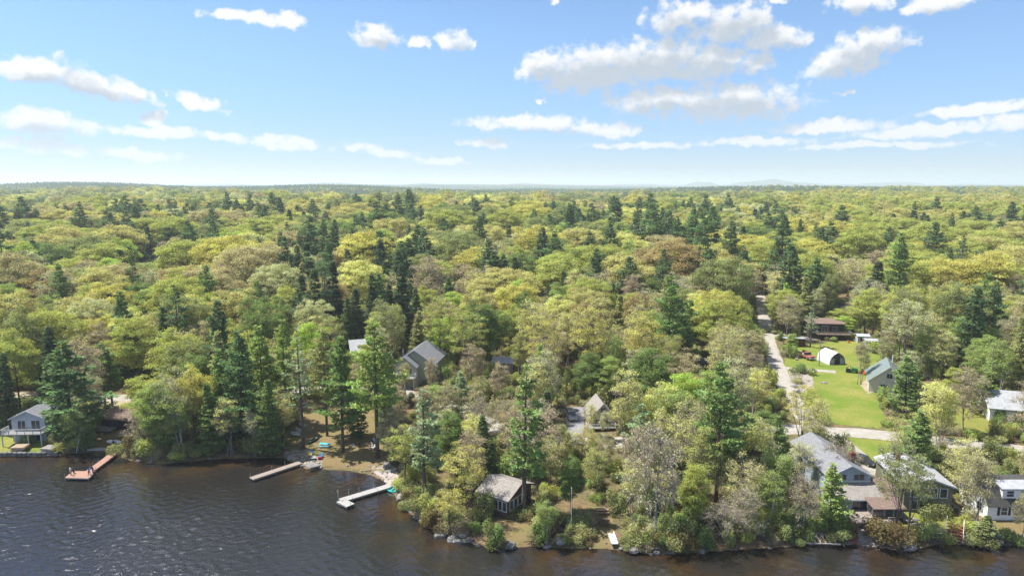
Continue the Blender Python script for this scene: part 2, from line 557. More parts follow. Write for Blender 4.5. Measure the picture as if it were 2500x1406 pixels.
nt.links.new(geo.outputs['Position'], farn.inputs[0])
farc = mixc(nt, sstep(nt, farn.outputs[0], 0.40, 0.60), (0.045, 0.075, 0.035), (0.14, 0.14, 0.045))
sp = nd(nt, 'ShaderNodeSeparateXYZ'); nt.links.new(geo.outputs['Position'], sp.inputs[0])
c = mixc(nt, sstep(nt, sp.outputs[1], 900, 2500), c, farc)
nt.links.new(c, b.inputs['Base Color'])
bp = nd(nt, 'ShaderNodeBump', inp={0: 0.7, 1: 0.25})
nt.links.new(n2.outputs[0], bp.inputs['Height']); nt.links.new(bp.outputs[0], b.inputs['Normal'])

angs = np.radians(np.linspace(-82, 82, 420))
dist = np.concatenate([np.arange(60, 84, 3), np.arange(84, 210, 1.0), 210 * (40000 / 210) ** np.linspace(0, 1, 190)])
rr, aa = np.meshgrid(dist, angs, indexing='ij')
gx, gy = (rr * np.sin(aa)).ravel(), (rr * np.cos(aa)).ravel()
gz = height(gx, gy)
me = np_mesh('ground', np.stack([gx, gy, gz], -1), grid_quads(*rr.shape), [gm], True)
tag(link(bpy.data.objects.new('ground', me)), kind='structure')

# --- far hills on the horizon
hm = mat('far_wooded_hills', (0.06, 0.09, 0.05), (0.10, 0.11, 0.05), 0.004, 0.95)
def ridge(cx, width, top, dist_y, seed, depth=2500):
    rnd = random.Random(seed)
    nx, ny = 90, 14
    ph = [rnd.uniform(0, 6.28) for _ in range(6)]
    vs = []
    for j in range(ny):
        w = max(0.0, math.sin(math.pi * j / (ny - 1))) ** 0.8
        for i in range(nx):
            t = i / (nx - 1) * 2 - 1
            e = max(0.0, 1 - t * t) ** 0.9
            z = top * e * (0.62 + 0.20 * math.sin(3.1 * t * 2 + ph[0]) + 0.13 * math.sin(7.3 * t + ph[1]) + 0.06 * math.sin(19 * t + ph[2]) + 0.03 * math.sin(43 * t + ph[3]))
            vs.append((cx + t * width, dist_y + (j / (ny - 1) - 0.5) * depth, -20 + w * max(0, z)))
    me = np_mesh('hill', np.array(vs), grid_quads(ny, nx), [hm], True)
    return tag(link(bpy.data.objects.new('hill', me)), kind='structure')
K = 11000 / F
ridge((1880 - 1250) * K, 250 * K, 158, 10800, 3, 1500)
ridge((1740 - 1250) * K, 110 * K, 114, 11400, 9, 1500)
ridge((900 - 1250) * K, 280 * K, 114, 11300, 5, 1500)
ridge((1260 - 1250) * K, 260 * K, 94, 11800, 8, 1500)
ridge((2350 - 1250) * K, 260 * K, 114, 12300, 12, 1500)
ridge((1560 - 1250) * K, 200 * K, 90, 11800, 21, 1500)
ridge((2150 - 1250) * K, 240 * K, 98, 11600, 22, 1500)
ridge((400 - 1250) * K, 420 * K, 82, 12000, 31, 1500)

# ------------------------------------------------------------------ water
wm = bpy.data.materials.new('lake_water')
wm.use_nodes = True
nt = wm.node_tree
b = nt.nodes['Principled BSDF']
b.inputs['IOR'].default_value = 1.48
b.inputs['Specular IOR Level'].default_value = 1.0
at = nd(nt, 'ShaderNodeAttribute', attribute_name='shore')
geo = nd(nt, 'ShaderNodeNewGeometry')
na = nd(nt, 'ShaderNodeTexNoise', inp={2: 0.09, 3: 5.0, 4: 0.6})
nt.links.new(geo.outputs['Position'], na.inputs[0])
shal = mth(nt, 'MULTIPLY', mth(nt, 'SUBTRACT', 1.0, sstep(nt, at.outputs['Fac'], 1.0, 13.0)), sstep(nt, na.outputs[0], 0.40, 0.62))
c = mixc(nt, shal, (0.017, 0.0155, 0.0145), (0.040, 0.023, 0.010))
nt.links.new(c, b.inputs['Base Color'])
b.inputs['Roughness'].default_value = 0.07
# ripples driven by the wind, calmer in the lee of the bank
mp = nd(nt, 'ShaderNodeMapping'); mp.inputs['Rotation'].default_value = (0, 0, R(28)); mp.inputs['Scale'].default_value = (0.55, 1.25, 1)
nt.links.new(geo.outputs['Position'], mp.inputs[0])
w1 = nd(nt, 'ShaderNodeTexNoise', inp={2: 1.5, 3: 4.0, 4: 0.55, 8: 0.6})
nt.links.new(mp.outputs[0], w1.inputs[0])
mp2 = nd(nt, 'ShaderNodeMapping'); mp2.inputs['Rotation'].default_value = (0, 0, R(-22)); mp2.inputs['Scale'].default_value = (0.6, 1.5, 1)
nt.links.new(geo.outputs['Position'], mp2.inputs[0])
w2 = nd(nt, 'ShaderNodeTexNoise', inp={2: 3.1, 3: 3.0, 4: 0.6, 8: 0.4})
nt.links.new(mp2.outputs[0], w2.inputs[0])
nb = nd(nt, 'ShaderNodeTexNoise', inp={2: 0.035, 3: 3.0, 4: 0.5})
nt.links.new(geo.outputs['Position'], nb.inputs[0])
amp = mth(nt, 'MULTIPLY_ADD', mth(nt, 'MULTIPLY', sstep(nt, at.outputs['Fac'], 0, 34), sstep(nt, nb.outputs[0], 0.3, 0.65)), 0.8, 0.2)
hgt = mth(nt, 'MULTIPLY', mth(nt, 'MULTIPLY_ADD', w2.outputs[0], 0.45, w1.outputs[0]), amp)
bp = nd(nt, 'ShaderNodeBump', inp={0: 1.0, 1: 0.17})
nt.links.new(hgt, bp.inputs['Height']); nt.links.new(bp.outputs[0], b.inputs['Normal'])
wx = np.concatenate([np.arange(-260, -110, 3.0), np.arange(-110, 112, 0.28), np.arange(112, 262, 3.0)])
wy = np.concatenate([np.arange(-60, 80, 3.0), np.arange(80, 150, 0.28), np.arange(150, 200, 3.0)])
yy, xx = np.meshgrid(wy, wx, indexing='ij')
wx, wy = xx.ravel(), yy.ravel()
wsd = -shore_dist(wx, wy)
rw = np.random.RandomState(3)
wz = np.zeros(wx.shape)
fine = (np.abs(wx) < 112) & (wy > 79) & (wy < 150)
fx, fy = wx[fine], wy[fine]
acc = np.zeros(fx.shape)
# wind waves: many short-crested trains spread about two headings
for k in range(72):
    lam = 0.55 * (2.0 / 0.55) ** rw.rand()
    hd = R(58 if k % 2 else 122) + rw.normal() * R(20)
    kk = 2 * math.pi / lam
    acc += (lam * 0.0064) * np.sin(kk * (math.cos(hd) * fx + math.sin(hd) * fy) + rw.uniform(0, 6.28))
gust = 0.55 + 0.45 * np.sin(fx / 17 + 0.7 * np.sin(fy / 9)) * np.sin(fy / 11 + fx / 40)
lee = np.clip(wsd[fine] / 26, 0, 1)
edge = np.clip((112 - np.abs(fx)) / 6, 0, 1) * np.clip((fy - 80) / 4, 0, 1)
wz[fine] = acc * (0.16 + 0.84 * lee ** 0.8) * (0.55 + 0.6 * gust) * edge
me = np_mesh('lake_water', np.stack([wx, wy, wz], -1), grid_quads(*xx.shape), [wm], True)
at_ = me.attributes.new('shore', 'FLOAT', 'POINT')
at_.data.foreach_set('value', wsd.astype(np.float32))
tag(link(bpy.data.objects.new('lake_water', me)), kind='structure')

# ------------------------------------------------------------------ draped ground sheets
def resample(pts, step):
    o = [pts[0]]
    for a, c in zip(pts[:-1], pts[1:]):
        n = max(1, int((c - a).length / step))
        o += [a.lerp(c, i / n) for i in range(1, n + 1)]
    return o


def chaikin(pts, it=2):
    for _ in range(it):
        o = [pts[0]]
        for a, c in zip(pts[:-1], pts[1:]):
            o += [a.lerp(c, .25), a.lerp(c, .75)]
        pts = o + [pts[-1]]
    return pts


ROADS = []
def road(name, px, width, m, lift=0.05, label=None):
    pts = [P(u, v) for u, v in px]
    pts = resample(chaikin(pts), 1.5)
    n = len(pts)
    vs = []
    for i, p in enumerate(pts):
        d = pts[min(i + 1, n - 1)] - pts[max(i - 1, 0)]
        d = Vector((d.x, d.y, 0)).normalized()
        s = Vector((-d.y, d.x, 0))
        for k in range(7):
            t = (k / 6 - 0.5)
            wob = 1 + 0.16 * mnoise.noise(Vector((p.x * .25, p.y * .25, 3.0 + (k > 3))))
            q = p + s * (t * width * wob)
            vs.append((q.x, q.y, gh(q.x, q.y) + lift + (0.02 if 0 < k < 6 else -0.06)))
    me = np_mesh(name, np.array(vs), grid_quads(n, 7), [m], True)
    ROADS.append(([(p.x, p.y) for p in pts], width))
    return tag(link(bpy.data.objects.new(name, me)), label, kind='structure')


def in_poly(x, y, poly):
    x = np.asarray(x); y = np.asarray(y)
    c = np.zeros(x.shape, bool)
    n = len(poly)
    for i in range(n):
        (ax, ay), (bx, by) = poly[i], poly[(i + 1) % n]
        m = ((ay > y) != (by > y)) & (x < (bx - ax) * (y - ay) / ((by - ay) + 1e-12) + ax)
        c ^= m
    return c


LAWNS = []
def patch(name, px, m, lift=0.03, step=0.6):
    poly = [(p.x, p.y) for p in (P(u, v) for u, v in px)]
    LAWNS.append(poly)
    xs = [p[0] for p in poly]; ys = [p[1] for p in poly]
    ax = np.arange(min(xs), max(xs) + step, step); ay = np.arange(min(ys), max(ys) + step, step)
    Y, X = np.meshgrid(ay, ax, indexing='ij')
    q = grid_quads(*X.shape)
    x, y = X.ravel(), Y.ravel()
    jx = x + np.random.RandomState(4).uniform(-.25, .25, x.shape) * step; jy = y + np.random.RandomState(5).uniform(-.25, .25, x.shape) * step
    cx, cy_ = jx[q].mean(1), jy[q].mean(1)
    q = q[in_poly(cx, cy_, poly)]
    used = np.unique(q)
    remap = np.zeros(len(x), int); remap[used] = np.arange(len(used))
    vs = np.stack([jx, jy, height(jx, jy) + lift], -1)[used]
    me = np_mesh(name, vs, remap[q], [m], True)
    return tag(link(bpy.data.objects.new(name, me)), kind='structure')


def turf(name, a, b_, c_, sc=0.35):
    m = mat(name, a, b_, sc, 0.95, 0.0, spec=0.1)
    nt = m.node_tree
    bs = nt.nodes['Principled BSDF']
    src = bs.inputs['Base Color'].links[0].from_socket
    g = nd(nt, 'ShaderNodeNewGeometry')
    n = nd(nt, 'ShaderNodeTexNoise', inp={2: 2.2, 3: 6.0, 4: 0.75}); nt.links.new(g.outputs['Position'], n.inputs[0])
    nt.links.new(mixc(nt, sstep(nt, n.outputs[0], 0.45, 0.75), src, c_), bs.inputs['Base Color'])
    bp = nd(nt, 'ShaderNodeBump', inp={0: 0.8, 1: 0.12}); nt.links.new(n.outputs[0], bp.inputs['Height']); nt.links.new(bp.outputs[0], bs.inputs['Normal'])
    return m


M['lawn'] = turf('bright_lawn', (0.125, 0.185, 0.024), (0.235, 0.225, 0.06), (0.09, 0.135, 0.022), 0.12)
M['lawn2'] = turf('dry_lawn', (0.20, 0.19, 0.05), (0.14, 0.18, 0.03), (0.25, 0.19, 0.08))
M['needles'] = turf('pine_needle_ground', (0.19, 0.135, 0.07), (0.15, 0.14, 0.05), (0.23, 0.16, 0.10))
M['sand'] = turf('sandy_yard', (0.36, 0.30, 0.21), (0.30, 0.25, 0.17), (0.24, 0.2, 0.13))
M['gravel'] = turf('pale_gravel', (0.38, 0.355, 0.315), (0.31, 0.288, 0.252), (0.225, 0.207, 0.18), 0.6)
M['asphalt'] = turf('worn_asphalt', (0.24, 0.24, 0.25), (0.19, 0.19, 0.20), (0.28, 0.27, 0.26), 0.6)
M['rubble'] = turf('stony_bank', (0.34, 0.30, 0.27), (0.22, 0.18, 0.15), (0.44, 0.41, 0.38), 0.9)

patch('lawn', [(1912, 893), (1925, 850), (1962, 840), (2085, 830), (2160, 850), (2150, 905), (2140, 960), (2165, 1030), (2150, 1046), (1975, 1030), (1930, 960)], M['lawn'])
patch('lawn', [(2062, 1066), (2180, 1078), (2200, 1100), (2140, 1150), (2120, 1130)], M['lawn'])
patch('lawn', [(2255, 935), (2330, 930), (2420, 1000), (2440, 1060), (2290, 1045)], M['lawn2'])
patch('lawn', [(2195, 1250), (2320, 1240), (2345, 1260), (2360, 1285), (2300, 1305), (2200, 1300), (2180, 1285)], M['lawn2'])
patch('lawn', [(-60, 1060), (110, 1062), (140, 1090), (142, 1104), (-60, 1106)], M['lawn'])
patch('needle_covered_ground', [(700, 1080), (730, 1000), (800, 960), (900, 985), (965, 1090), (945, 1150), (850, 1140), (740, 1135), (705, 1110)], M['needles'])
patch('needle_covered_ground', [(230, 1060), (330, 1055), (345, 1095), (300, 1102), (235, 1100)], M['needles'])
patch('needle_covered_ground', [(1440, 1235), (1495, 1235), (1500, 1330), (1445, 1330)], M['needles'])
patch('needle_covered_ground', [(1140, 1275), (1290, 1262), (1300, 1320), (1180, 1325)], M['needles'])
patch('needle_covered_ground', [(2420, 1268), (2560, 1268), (2560, 1310), (2420, 1318)], M['needles'])
patch('sandy_yard', [(-40, 962), (60, 958), (330, 965), (330, 992), (60, 985), (-40, 990)], M['sand'])
patch('bare_soil', [(2098, 938), (2118, 925), (2136, 922), (2140, 955), (2120, 962)], M['sand'], .05)
patch('bare_soil', [(1925, 905), (1960, 902), (1985, 925), (1985, 948), (1955, 960), (1940, 955)], M['rubble'], .05)
patch('stony_bank', [(2068, 1288), (2160, 1288), (2165, 1325), (2060, 1324)], M['rubble'])
patch('stony_bank', [(690, 1100), (760, 1095), (790, 1125), (770, 1142), (735, 1130), (700, 1118)], M['rubble'])
patch('stony_bank', [(900, 1140), (960, 1135), (985, 1180), (960, 1195), (930, 1163)], M['rubble'])
road('gravel_road', [(1853, 705), (1860, 745), (1868, 795), (1880, 850), (1902, 905), (1925, 960), (1960, 1015), (1990, 1045)], 4.3, M['gravel'], 0.09)
road('gravel_road', [(-140, 985), (60, 975), (290, 972), (560, 965), (800, 945), (960, 955), (1100, 985), (1200, 1040), (1330, 1078), (1450, 1083), (1600, 1076), (1760, 1064), (1900, 1046), (2000, 1050), (2180, 1063), (2350, 1085), (2560, 1105)], 5.2, M['gravel'], 0.06)
road('gravel_driveway', [(1880, 822), (1930, 818), (1990, 832)], 4.0, M['gravel'], 0.12)
road('gravel_driveway', [(1898, 897), (1960, 902), (2040, 908)], 2.6, M['gravel'], 0.12)
road('gravel_driveway', [(2030, 1062), (2075, 1092), (2120, 1140), (2170, 1200), (2195, 1232)], 3.6, M['gravel'], 0.12)
road('asphalt_driveway', [(1405, 995), (1402, 1040), (1398, 1078)], 4.0, M['asphalt'], 0.13)
road('gravel_driveway', [(2010, 735), (2060, 745), (2150, 757)], 5.0, M['gravel'], 0.12)
road('gravel_driveway', [(970, 940), (990, 958), (1010, 975)], 4.5, M['gravel'], 0.12)

# ------------------------------------------------------------------ tree kinds
def leaf_mat(name, trans, twist=0.10):
    """leaf colour = the tree's own tint, varied from clump to clump and leaf to leaf"""
    m = bpy.data.materials.new(name)
    m.use_nodes = True
    nt = m.node_tree
    for n in list(nt.nodes): nt.nodes.remove(n)
    o = nd(nt, 'ShaderNodeOutputMaterial')
    ti = nd(nt, 'ShaderNodeAttribute', attribute_name='tint', attribute_type='INSTANCER')
    sh = nd(nt, 'ShaderNodeAttribute', attribute_name='shade')
    hs = nd(nt, 'ShaderNodeHueSaturation')
    nt.links.new(ti.outputs['Color'], hs.inputs['Color'])
    nt.links.new(mth(nt, 'MULTIPLY_ADD', sh.outputs['Fac'], 0.05, 0.475), hs.inputs['Hue'])
    hs.inputs['Saturation'].default_value = 0.9
    nt.links.new(mth(nt, 'MULTIPLY_ADD', sh.outputs['Fac'], 0.75, 0.62), hs.inputs['Value'])
    d = nd(nt, 'ShaderNodeBsdfDiffuse')
    t = nd(nt, 'ShaderNodeBsdfTranslucent')
    nt.links.new(hs.outputs[0], d.inputs[0])
    nt.links.new(mixc(nt, 1.0, hs.outputs[0], (1.15, 1.1, 0.7), 'MULTIPLY'), t.inputs[0])
    mx = nd(nt, 'ShaderNodeMixShader', inp={0: trans})
    nt.links.new(d.outputs[0], mx.inputs[1]); nt.links.new(t.outputs[0], mx.inputs[2])
    nt.links.new(mx.outputs[0], o.inputs[0])
    return m


M['leaf'] = leaf_mat('young_leaves', 0.5)
M['needle'] = leaf_mat('conifer_needles', 0.3)
M['twig'] = mat('grey_tan_twigs', (0.36, 0.31, 0.25), (0.26, 0.22, 0.175), 2.0, 0.9)
M['darktwig'] = mat('brown_twigs', (0.21, 0.17, 0.13), (0.14, 0.11, 0.09), 2.0, 0.9)


def nrm(a):
    return a / np.maximum(np.linalg.norm(a, axis=-1, keepdims=True), 1e-9)


class Quads:
    def __init__(s):
        s.v, s.sh, s.mi = [], [], []

    def leaves(s, c, n, size, aspect, shade, rs, mi=0, along=None):
        """diamond shaped leaf faces at c with normals n"""
        k = len(c)
        n = nrm(n)
        t = rs.normal(size=(k, 3)) if along is None else along
        t = nrm(t - n * (t * n).sum(-1, keepdims=True)) if along is None else nrm(along)
        b = nrm(np.cross(n, t))
        sz = np.broadcast_to(np.asarray(size, float).reshape(-1, 1), (k, 1))
        a = t * sz * aspect
        bb = b * sz
        q = np.stack([c + a, c + bb * 0.8 + a * 0.1, c - a, c - bb * 0.8 - a * 0.1], 1)
        s.v.append(q.reshape(-1, 3))
        s.sh.append(np.repeat(np.broadcast_to(shade, (k,)), 4))
        s.mi.append(np.full(k, mi))

    def strips(s, p, q, w, shade, mi, rs):
        """thin straight twigs from p to q, two crossed ribbons would cost double: one ribbon with a random turn"""
        d = nrm(q - p)
        b = nrm(np.cross(d, rs.normal(size=d.shape)))
        w = np.broadcast_to(np.asarray(w, float).reshape(-1, 1), (len(p), 1))
        qd = np.stack([p - b * w, p + b * w, q + b * w * 0.35, q - b * w * 0.35], 1)
        s.v.append(qd.reshape(-1, 3))
        s.sh.append(np.full(len(p) * 4, shade))
        s.mi.append(np.full(len(p), mi))

    def mesh(s, name, mats):
        v = np.concatenate(s.v)
        q = np.arange(len(v)).reshape(-1, 4)
        me = np_mesh(name, v, q, mats, False, np.concatenate(s.mi))
        a = me.attributes.new('shade', 'FLOAT', 'POINT')
        a.data.foreach_set('value', np.concatenate(s.sh).astype(np.float32))
        return me


def bez(a, b, c, n):
    return [a * (1 - t) ** 2 + b * 2 * t * (1 - t) + c * t * t for t in np.linspace(0, 1, n)]


def deciduous(seed, h=16.0, rx=5.5, base=0.32, nclump=60, clump=1.5, leaves=130, lsize=0.2, twigs=8, twig_w=0.022, flat=0.85, trunk_r=0.24, limbs=7,
              bark='bark', twigmat='darktwig', stems=1, top=0.0, lod=1.0, solid=False, open_=0.5):
    rs = np.random.RandomState(seed)
    wood = MB(); Q = Quads()
    zb = h * base
    cz, rz = (zb + h) / 2 - 0.04 * h, (h - zb) / 2
    # lumpy outline
    lump = rs.normal(size=(9, 3)); lump = nrm(lump)
    amp = rs.uniform(-0.28, 0.30, 9)
    C = []
    tries = 0
    while len(C) < nclump and tries < nclump * 60:
        tries += 1
        d = nrm(rs.normal(size=3))
        if d[2] < -0.75: continue
        f = 1 + sum(a * max(0, float(d @ l)) ** 3 for a, l in zip(amp, lump))
        r = (rs.uniform(open_, 1.0) ** 0.6) * f
        narrow = 1.0 if d[2] > 0 else 1 - 0.25 * abs(d[2])
        p = np.array([d[0] * rx * r * narrow, d[1] * rx * r * narrow, cz + d[2] * rz * r + top * h * (1 - (d[0] ** 2 + d[1] ** 2))])
        if p[2] > h * 1.02: p[2] = h * rs.uniform(.95, 1.02)
        if any(np.linalg.norm((p - q) / np.array([1, 1, .8])) < clump * 0.62 for q in C): continue
        C.append(p)
    C = np.array(C)
    # trunk(s)
    lean = rs.normal(size=2) * 0.03 * h
    nodes = []
    for sidx in range(stems):
        o = np.array([0, 0, -0.4]) if stems == 1 else np.array([*rs.normal(size=2) * 0.45, -0.4])
        tip = np.array([lean[0] + (rs.normal() * 1.6 if stems > 1 else 0), lean[1] + (rs.normal() * 1.6 if stems > 1 else 0), h * rs.uniform(.72, .86)])
        mid = (o + tip) / 2 + np.array([*rs.normal(size=2) * 0.03 * h, 0])
        tr = bez(o, mid, tip, 8)
        k = trunk_r / math.sqrt(stems)
        wood.tube(tr, [k * (1.25 if i == 0 else 1) * (1 - 0.85 * i / 7) for i in range(8)], 6)
        nodes += [(p, k * (1 - .8 * i / 7)) for i, p in enumerate(tr) if p[2] > zb * 0.7]
        for j in range(limbs // stems):
            i0 = rs.randint(2, 6)
            a = tr[i0]
            tgt = C[rs.randint(len(C))]
            e = a + (tgt - a) * rs.uniform(.55, .8)
            m_ = (a + e) / 2 + np.array([0, 0, -0.08 * np.linalg.norm(e - a)])
            lb = bez(a, m_, e, 5)
            r0 = k * 0.5 * (1 - i0 / 12)
            wood.tube(lb, [r0 * (1 - .7 * i / 4) for i in range(5)], 5)
            nodes += [(p, r0 * (1 - .7 * i / 4)) for i, p in enumerate(lb)][1:]
    NP = np.array([n[0] for n in nodes])
    for c in C:
        dd = np.linalg.norm(NP - c, axis=1) + np.where(NP[:, 2] > c[2], 3.0, 0)
        i = int(np.argmin(dd)); a, r0 = nodes[i]
        m_ = (a + c) / 2 + rs.normal(size=3) * 0.25
        wood.tube(bez(a, m_, c, 4), [max(.035, min(r0 * .6, .07)), .045, .03, .015], 3)
        k = len(c) and int(twigs)
        sh = rs.uniform(0.25, 0.75)
        # twigs of the clump
        if k:
            d = nrm(rs.normal(size=(k, 3)) + nrm(c - np.array([0, 0, cz - rz * .6])) * 0.9)
            L = rs.uniform(.6, 1.15, (k, 1)) * clump
            st = c - nrm(c - a) * rs.uniform(0, .5, (k, 1)) * clump
            Q.strips(st, st + d * L, twig_w, 0.5, 1, rs)
            st2 = st + d * L * rs.uniform(.3, .7, (k, 1))
            d2 = nrm(d + rs.normal(size=(k, 3)) * .6)
            Q.strips(st2, st2 + d2 * L * .6, twig_w * .7, 0.5, 1, rs)
        # leaves of the clump: on a flattened shell with the odd one inside
        n = int(leaves * rs.uniform(.6, 1.3))
        if n:
            d = nrm(rs.normal(size=(n, 3)))
            d[:, 2] = np.where(d[:, 2] < -0.2, -d[:, 2] * .6, d[:, 2])
            r = clump * rs.uniform(.35, 1.05, (n, 1)) ** 0.7
            sub = nrm(rs.normal(size=(5, 3)))
            wgt = 1 + 0.35 * np.maximum(0, d @ sub.T).max(1, keepdims=True) ** 4 - 0.15
            pos = c + d * r * wgt * np.array([1.1, 1.1, flat])
            nn = d * 1.0 + rs.normal(size=(n, 3)) * 0.55 + np.array([0, 0, .22])
            Q.leaves(pos, nn, lsize * rs.uniform(.6, 1.35, n), 1.25, np.clip(sh + rs.uniform(-.16, .16, n), 0, 1), rs)
    return wood.mesh('trunk', [M[bark]], True), Q.mesh('crown', [M['leaf'], M[twigmat]])


def pine(seed, h=26.0, Lmax=4.2, clear=0.30, nbr=85, tuft=9, blades=8, blade=0.34, dead=0.0, trunk_r=0.30, plate=0.5, droop=0.0, conic=0.75, bw=0.16, ragged=0.35):
    """white pine: straight trunk, uneven tiers of level boughs with upswept tufts"""
    rs = np.random.RandomState(seed)
    wood = MB(); Q = Quads()
    bend = rs.normal(size=2) * 0.012 * h
    def ax(z):
        t = z / h
        return np.array([bend[0] * t * t, bend[1] * t * t, z])
    zs = [-.4, h * .15, h * .35, h * .55, h * .75, h * .9, h * .99]
    wood.tube([ax(z) for z in zs], [trunk_r * 1.15, trunk_r, trunk_r * .85, trunk_r * .62, trunk_r * .38, trunk_r * .17, .02], 7)
    z = h * clear
    az0 = rs.uniform(0, 6.28)
    tiers = []
    per = max(3, int(nbr / 22))
    while z < h * 0.985:
        tiers.append(z)
        z += h * (1 - clear) / (nbr / per) * rs.uniform(.6, 1.4)
    side_bias = rs.uniform(0, 6.28)
    for z in tiers:
        t = (z - h * clear) / (h * (1 - clear))
        prof = (1 - t) ** conic * (0.55 + 0.45 * min(1, t / 0.22))
        tier_len = rs.uniform(1 - ragged, 1 + ragged * .6)
        az0 += rs.uniform(.6, 1.8)
        for k in range(per):
            if rs.rand() < 0.10: continue
            a = az0 + k * 6.28 / per + rs.normal() * .3
            L = max(.35, Lmax * prof * tier_len * rs.uniform(.65, 1.15) * (1 + 0.18 * math.cos(a - side_bias)))
            up = rs.uniform(-.05, .22) + 0.5 * t ** 2 - droop
            o = ax(z)
            d = np.array([math.cos(a), math.sin(a), 0])
            e = o + d * L + np.array([0, 0, L * up])
            m_ = o + d * L * .55 + np.array([0, 0, L * (up * .2 - .06)])
            pts = bez(o, m_, e, 5)
            wood.tube(pts, [.05 + .012 * L, .045, .035, .025, .012], 3)
            side = np.array([-d[1], d[0], 0])
            if rs.rand() < dead: 
                # bare bough: only side twigs
                n = int(4 + 3 * L)
                s = rs.uniform(.2, 1, n)
                pp = np.array([pts[min(4, int(x * 4))] for x in s])
                dv = nrm(d * .8 + side * rs.choice([-1, 1], n)[:, None] * rs.uniform(.4, 1, n)[:, None] + np.array([0, 0, .1]))
                Q.strips(pp, pp + dv * (L * .35), 0.025, .5, 1, rs)
                if rs.rand() < 0.6: continue
            n = max(2, int(tuft * L / Lmax * 1.25 + 1))
            s = np.sqrt(rs.uniform(.10, 1.0, n))
            sh0 = rs.uniform(.1, .9)
            for x in s:
                i = min(3, int(x * 4)); f = x * 4 - i
                c = pts[i] * (1 - f) + pts[i + 1] * f
                spread = plate * L * (0.25 + .75 * (1 - abs(x - .62)))
                lat = rs.uniform(-1, 1) * spread * .8
                c = c + side * lat + d * (-abs(lat) * .2) + np.array([0, 0, rs.normal() * .10])
                b = blades
                dirv = nrm(d * .7 + side * (lat / (spread + .01)) * .7 + np.array([0, 0, .45 - droop]) + rs.normal(size=(b, 3)) * .55)
                pos = c + dirv * blade * rs.uniform(.3, 1.1, (b, 1)) + rs.normal(size=(b, 3)) * blade * .45 * np.array([1, 1, .45])
                nn = np.array([0, 0, 1.0]) + rs.normal(size=(b, 3)) * .55
                nn = nn - dirv * (nn * dirv).sum(1, keepdims=True)
                Q.leaves(pos, nn, bw * rs.uniform(.7, 1.3, b), blade / bw * .8, np.clip(sh0 + rs.uniform(-.25, .25, b), 0, 1), rs, 0, dirv)
    return wood.mesh('trunk', [M['bark']], True), Q.mesh('crown', [M['needle'], M['twig']])


def bush(seed, r=1.4, h=1.6, n=900, lsize=.12, twigs=90, twigmat='darktwig'):
    rs = np.random.RandomState(seed)
    Q = Quads()
    k = twigs
    d = nrm(rs.normal(size=(k, 3)) * np.array([1, 1, .5]) + np.array([0, 0, .9]))
    st = rs.normal(size=(k, 3)) * np.array([.25 * r, .25 * r, 0])
    L = rs.uniform(.5, 1.15, (k, 1)) * h
    Q.strips(st, st + d * L, .022, .5, 1, rs)
    lob = rs.normal(size=(7, 3)) * np.array([.5 * r, .5 * r, .15 * h]) + np.array([0, 0, .5 * h])
    for c in lob:
        m_ = n // 7
        if not m_: continue
        dd = nrm(rs.normal(size=(m_, 3)))
        pos = c + dd * rs.uniform(.3, 1, (m_, 1)) ** .6 * np.array([.62 * r, .62 * r, .48 * h])
        pos[:, 2] = np.maximum(pos[:, 2], .05)
        Q.leaves(pos, dd + rs.normal(size=(m_, 3)) * .7 + np.array([0, 0, .4]), lsize * rs.uniform(.6, 1.4, m_), 1.25, np.clip(rs.uniform(.2, .8) + rs.uniform(-.2, .2, m_), 0, 1), rs)
    return Q.mesh('shrub', [M['leaf'], M[twigmat]])


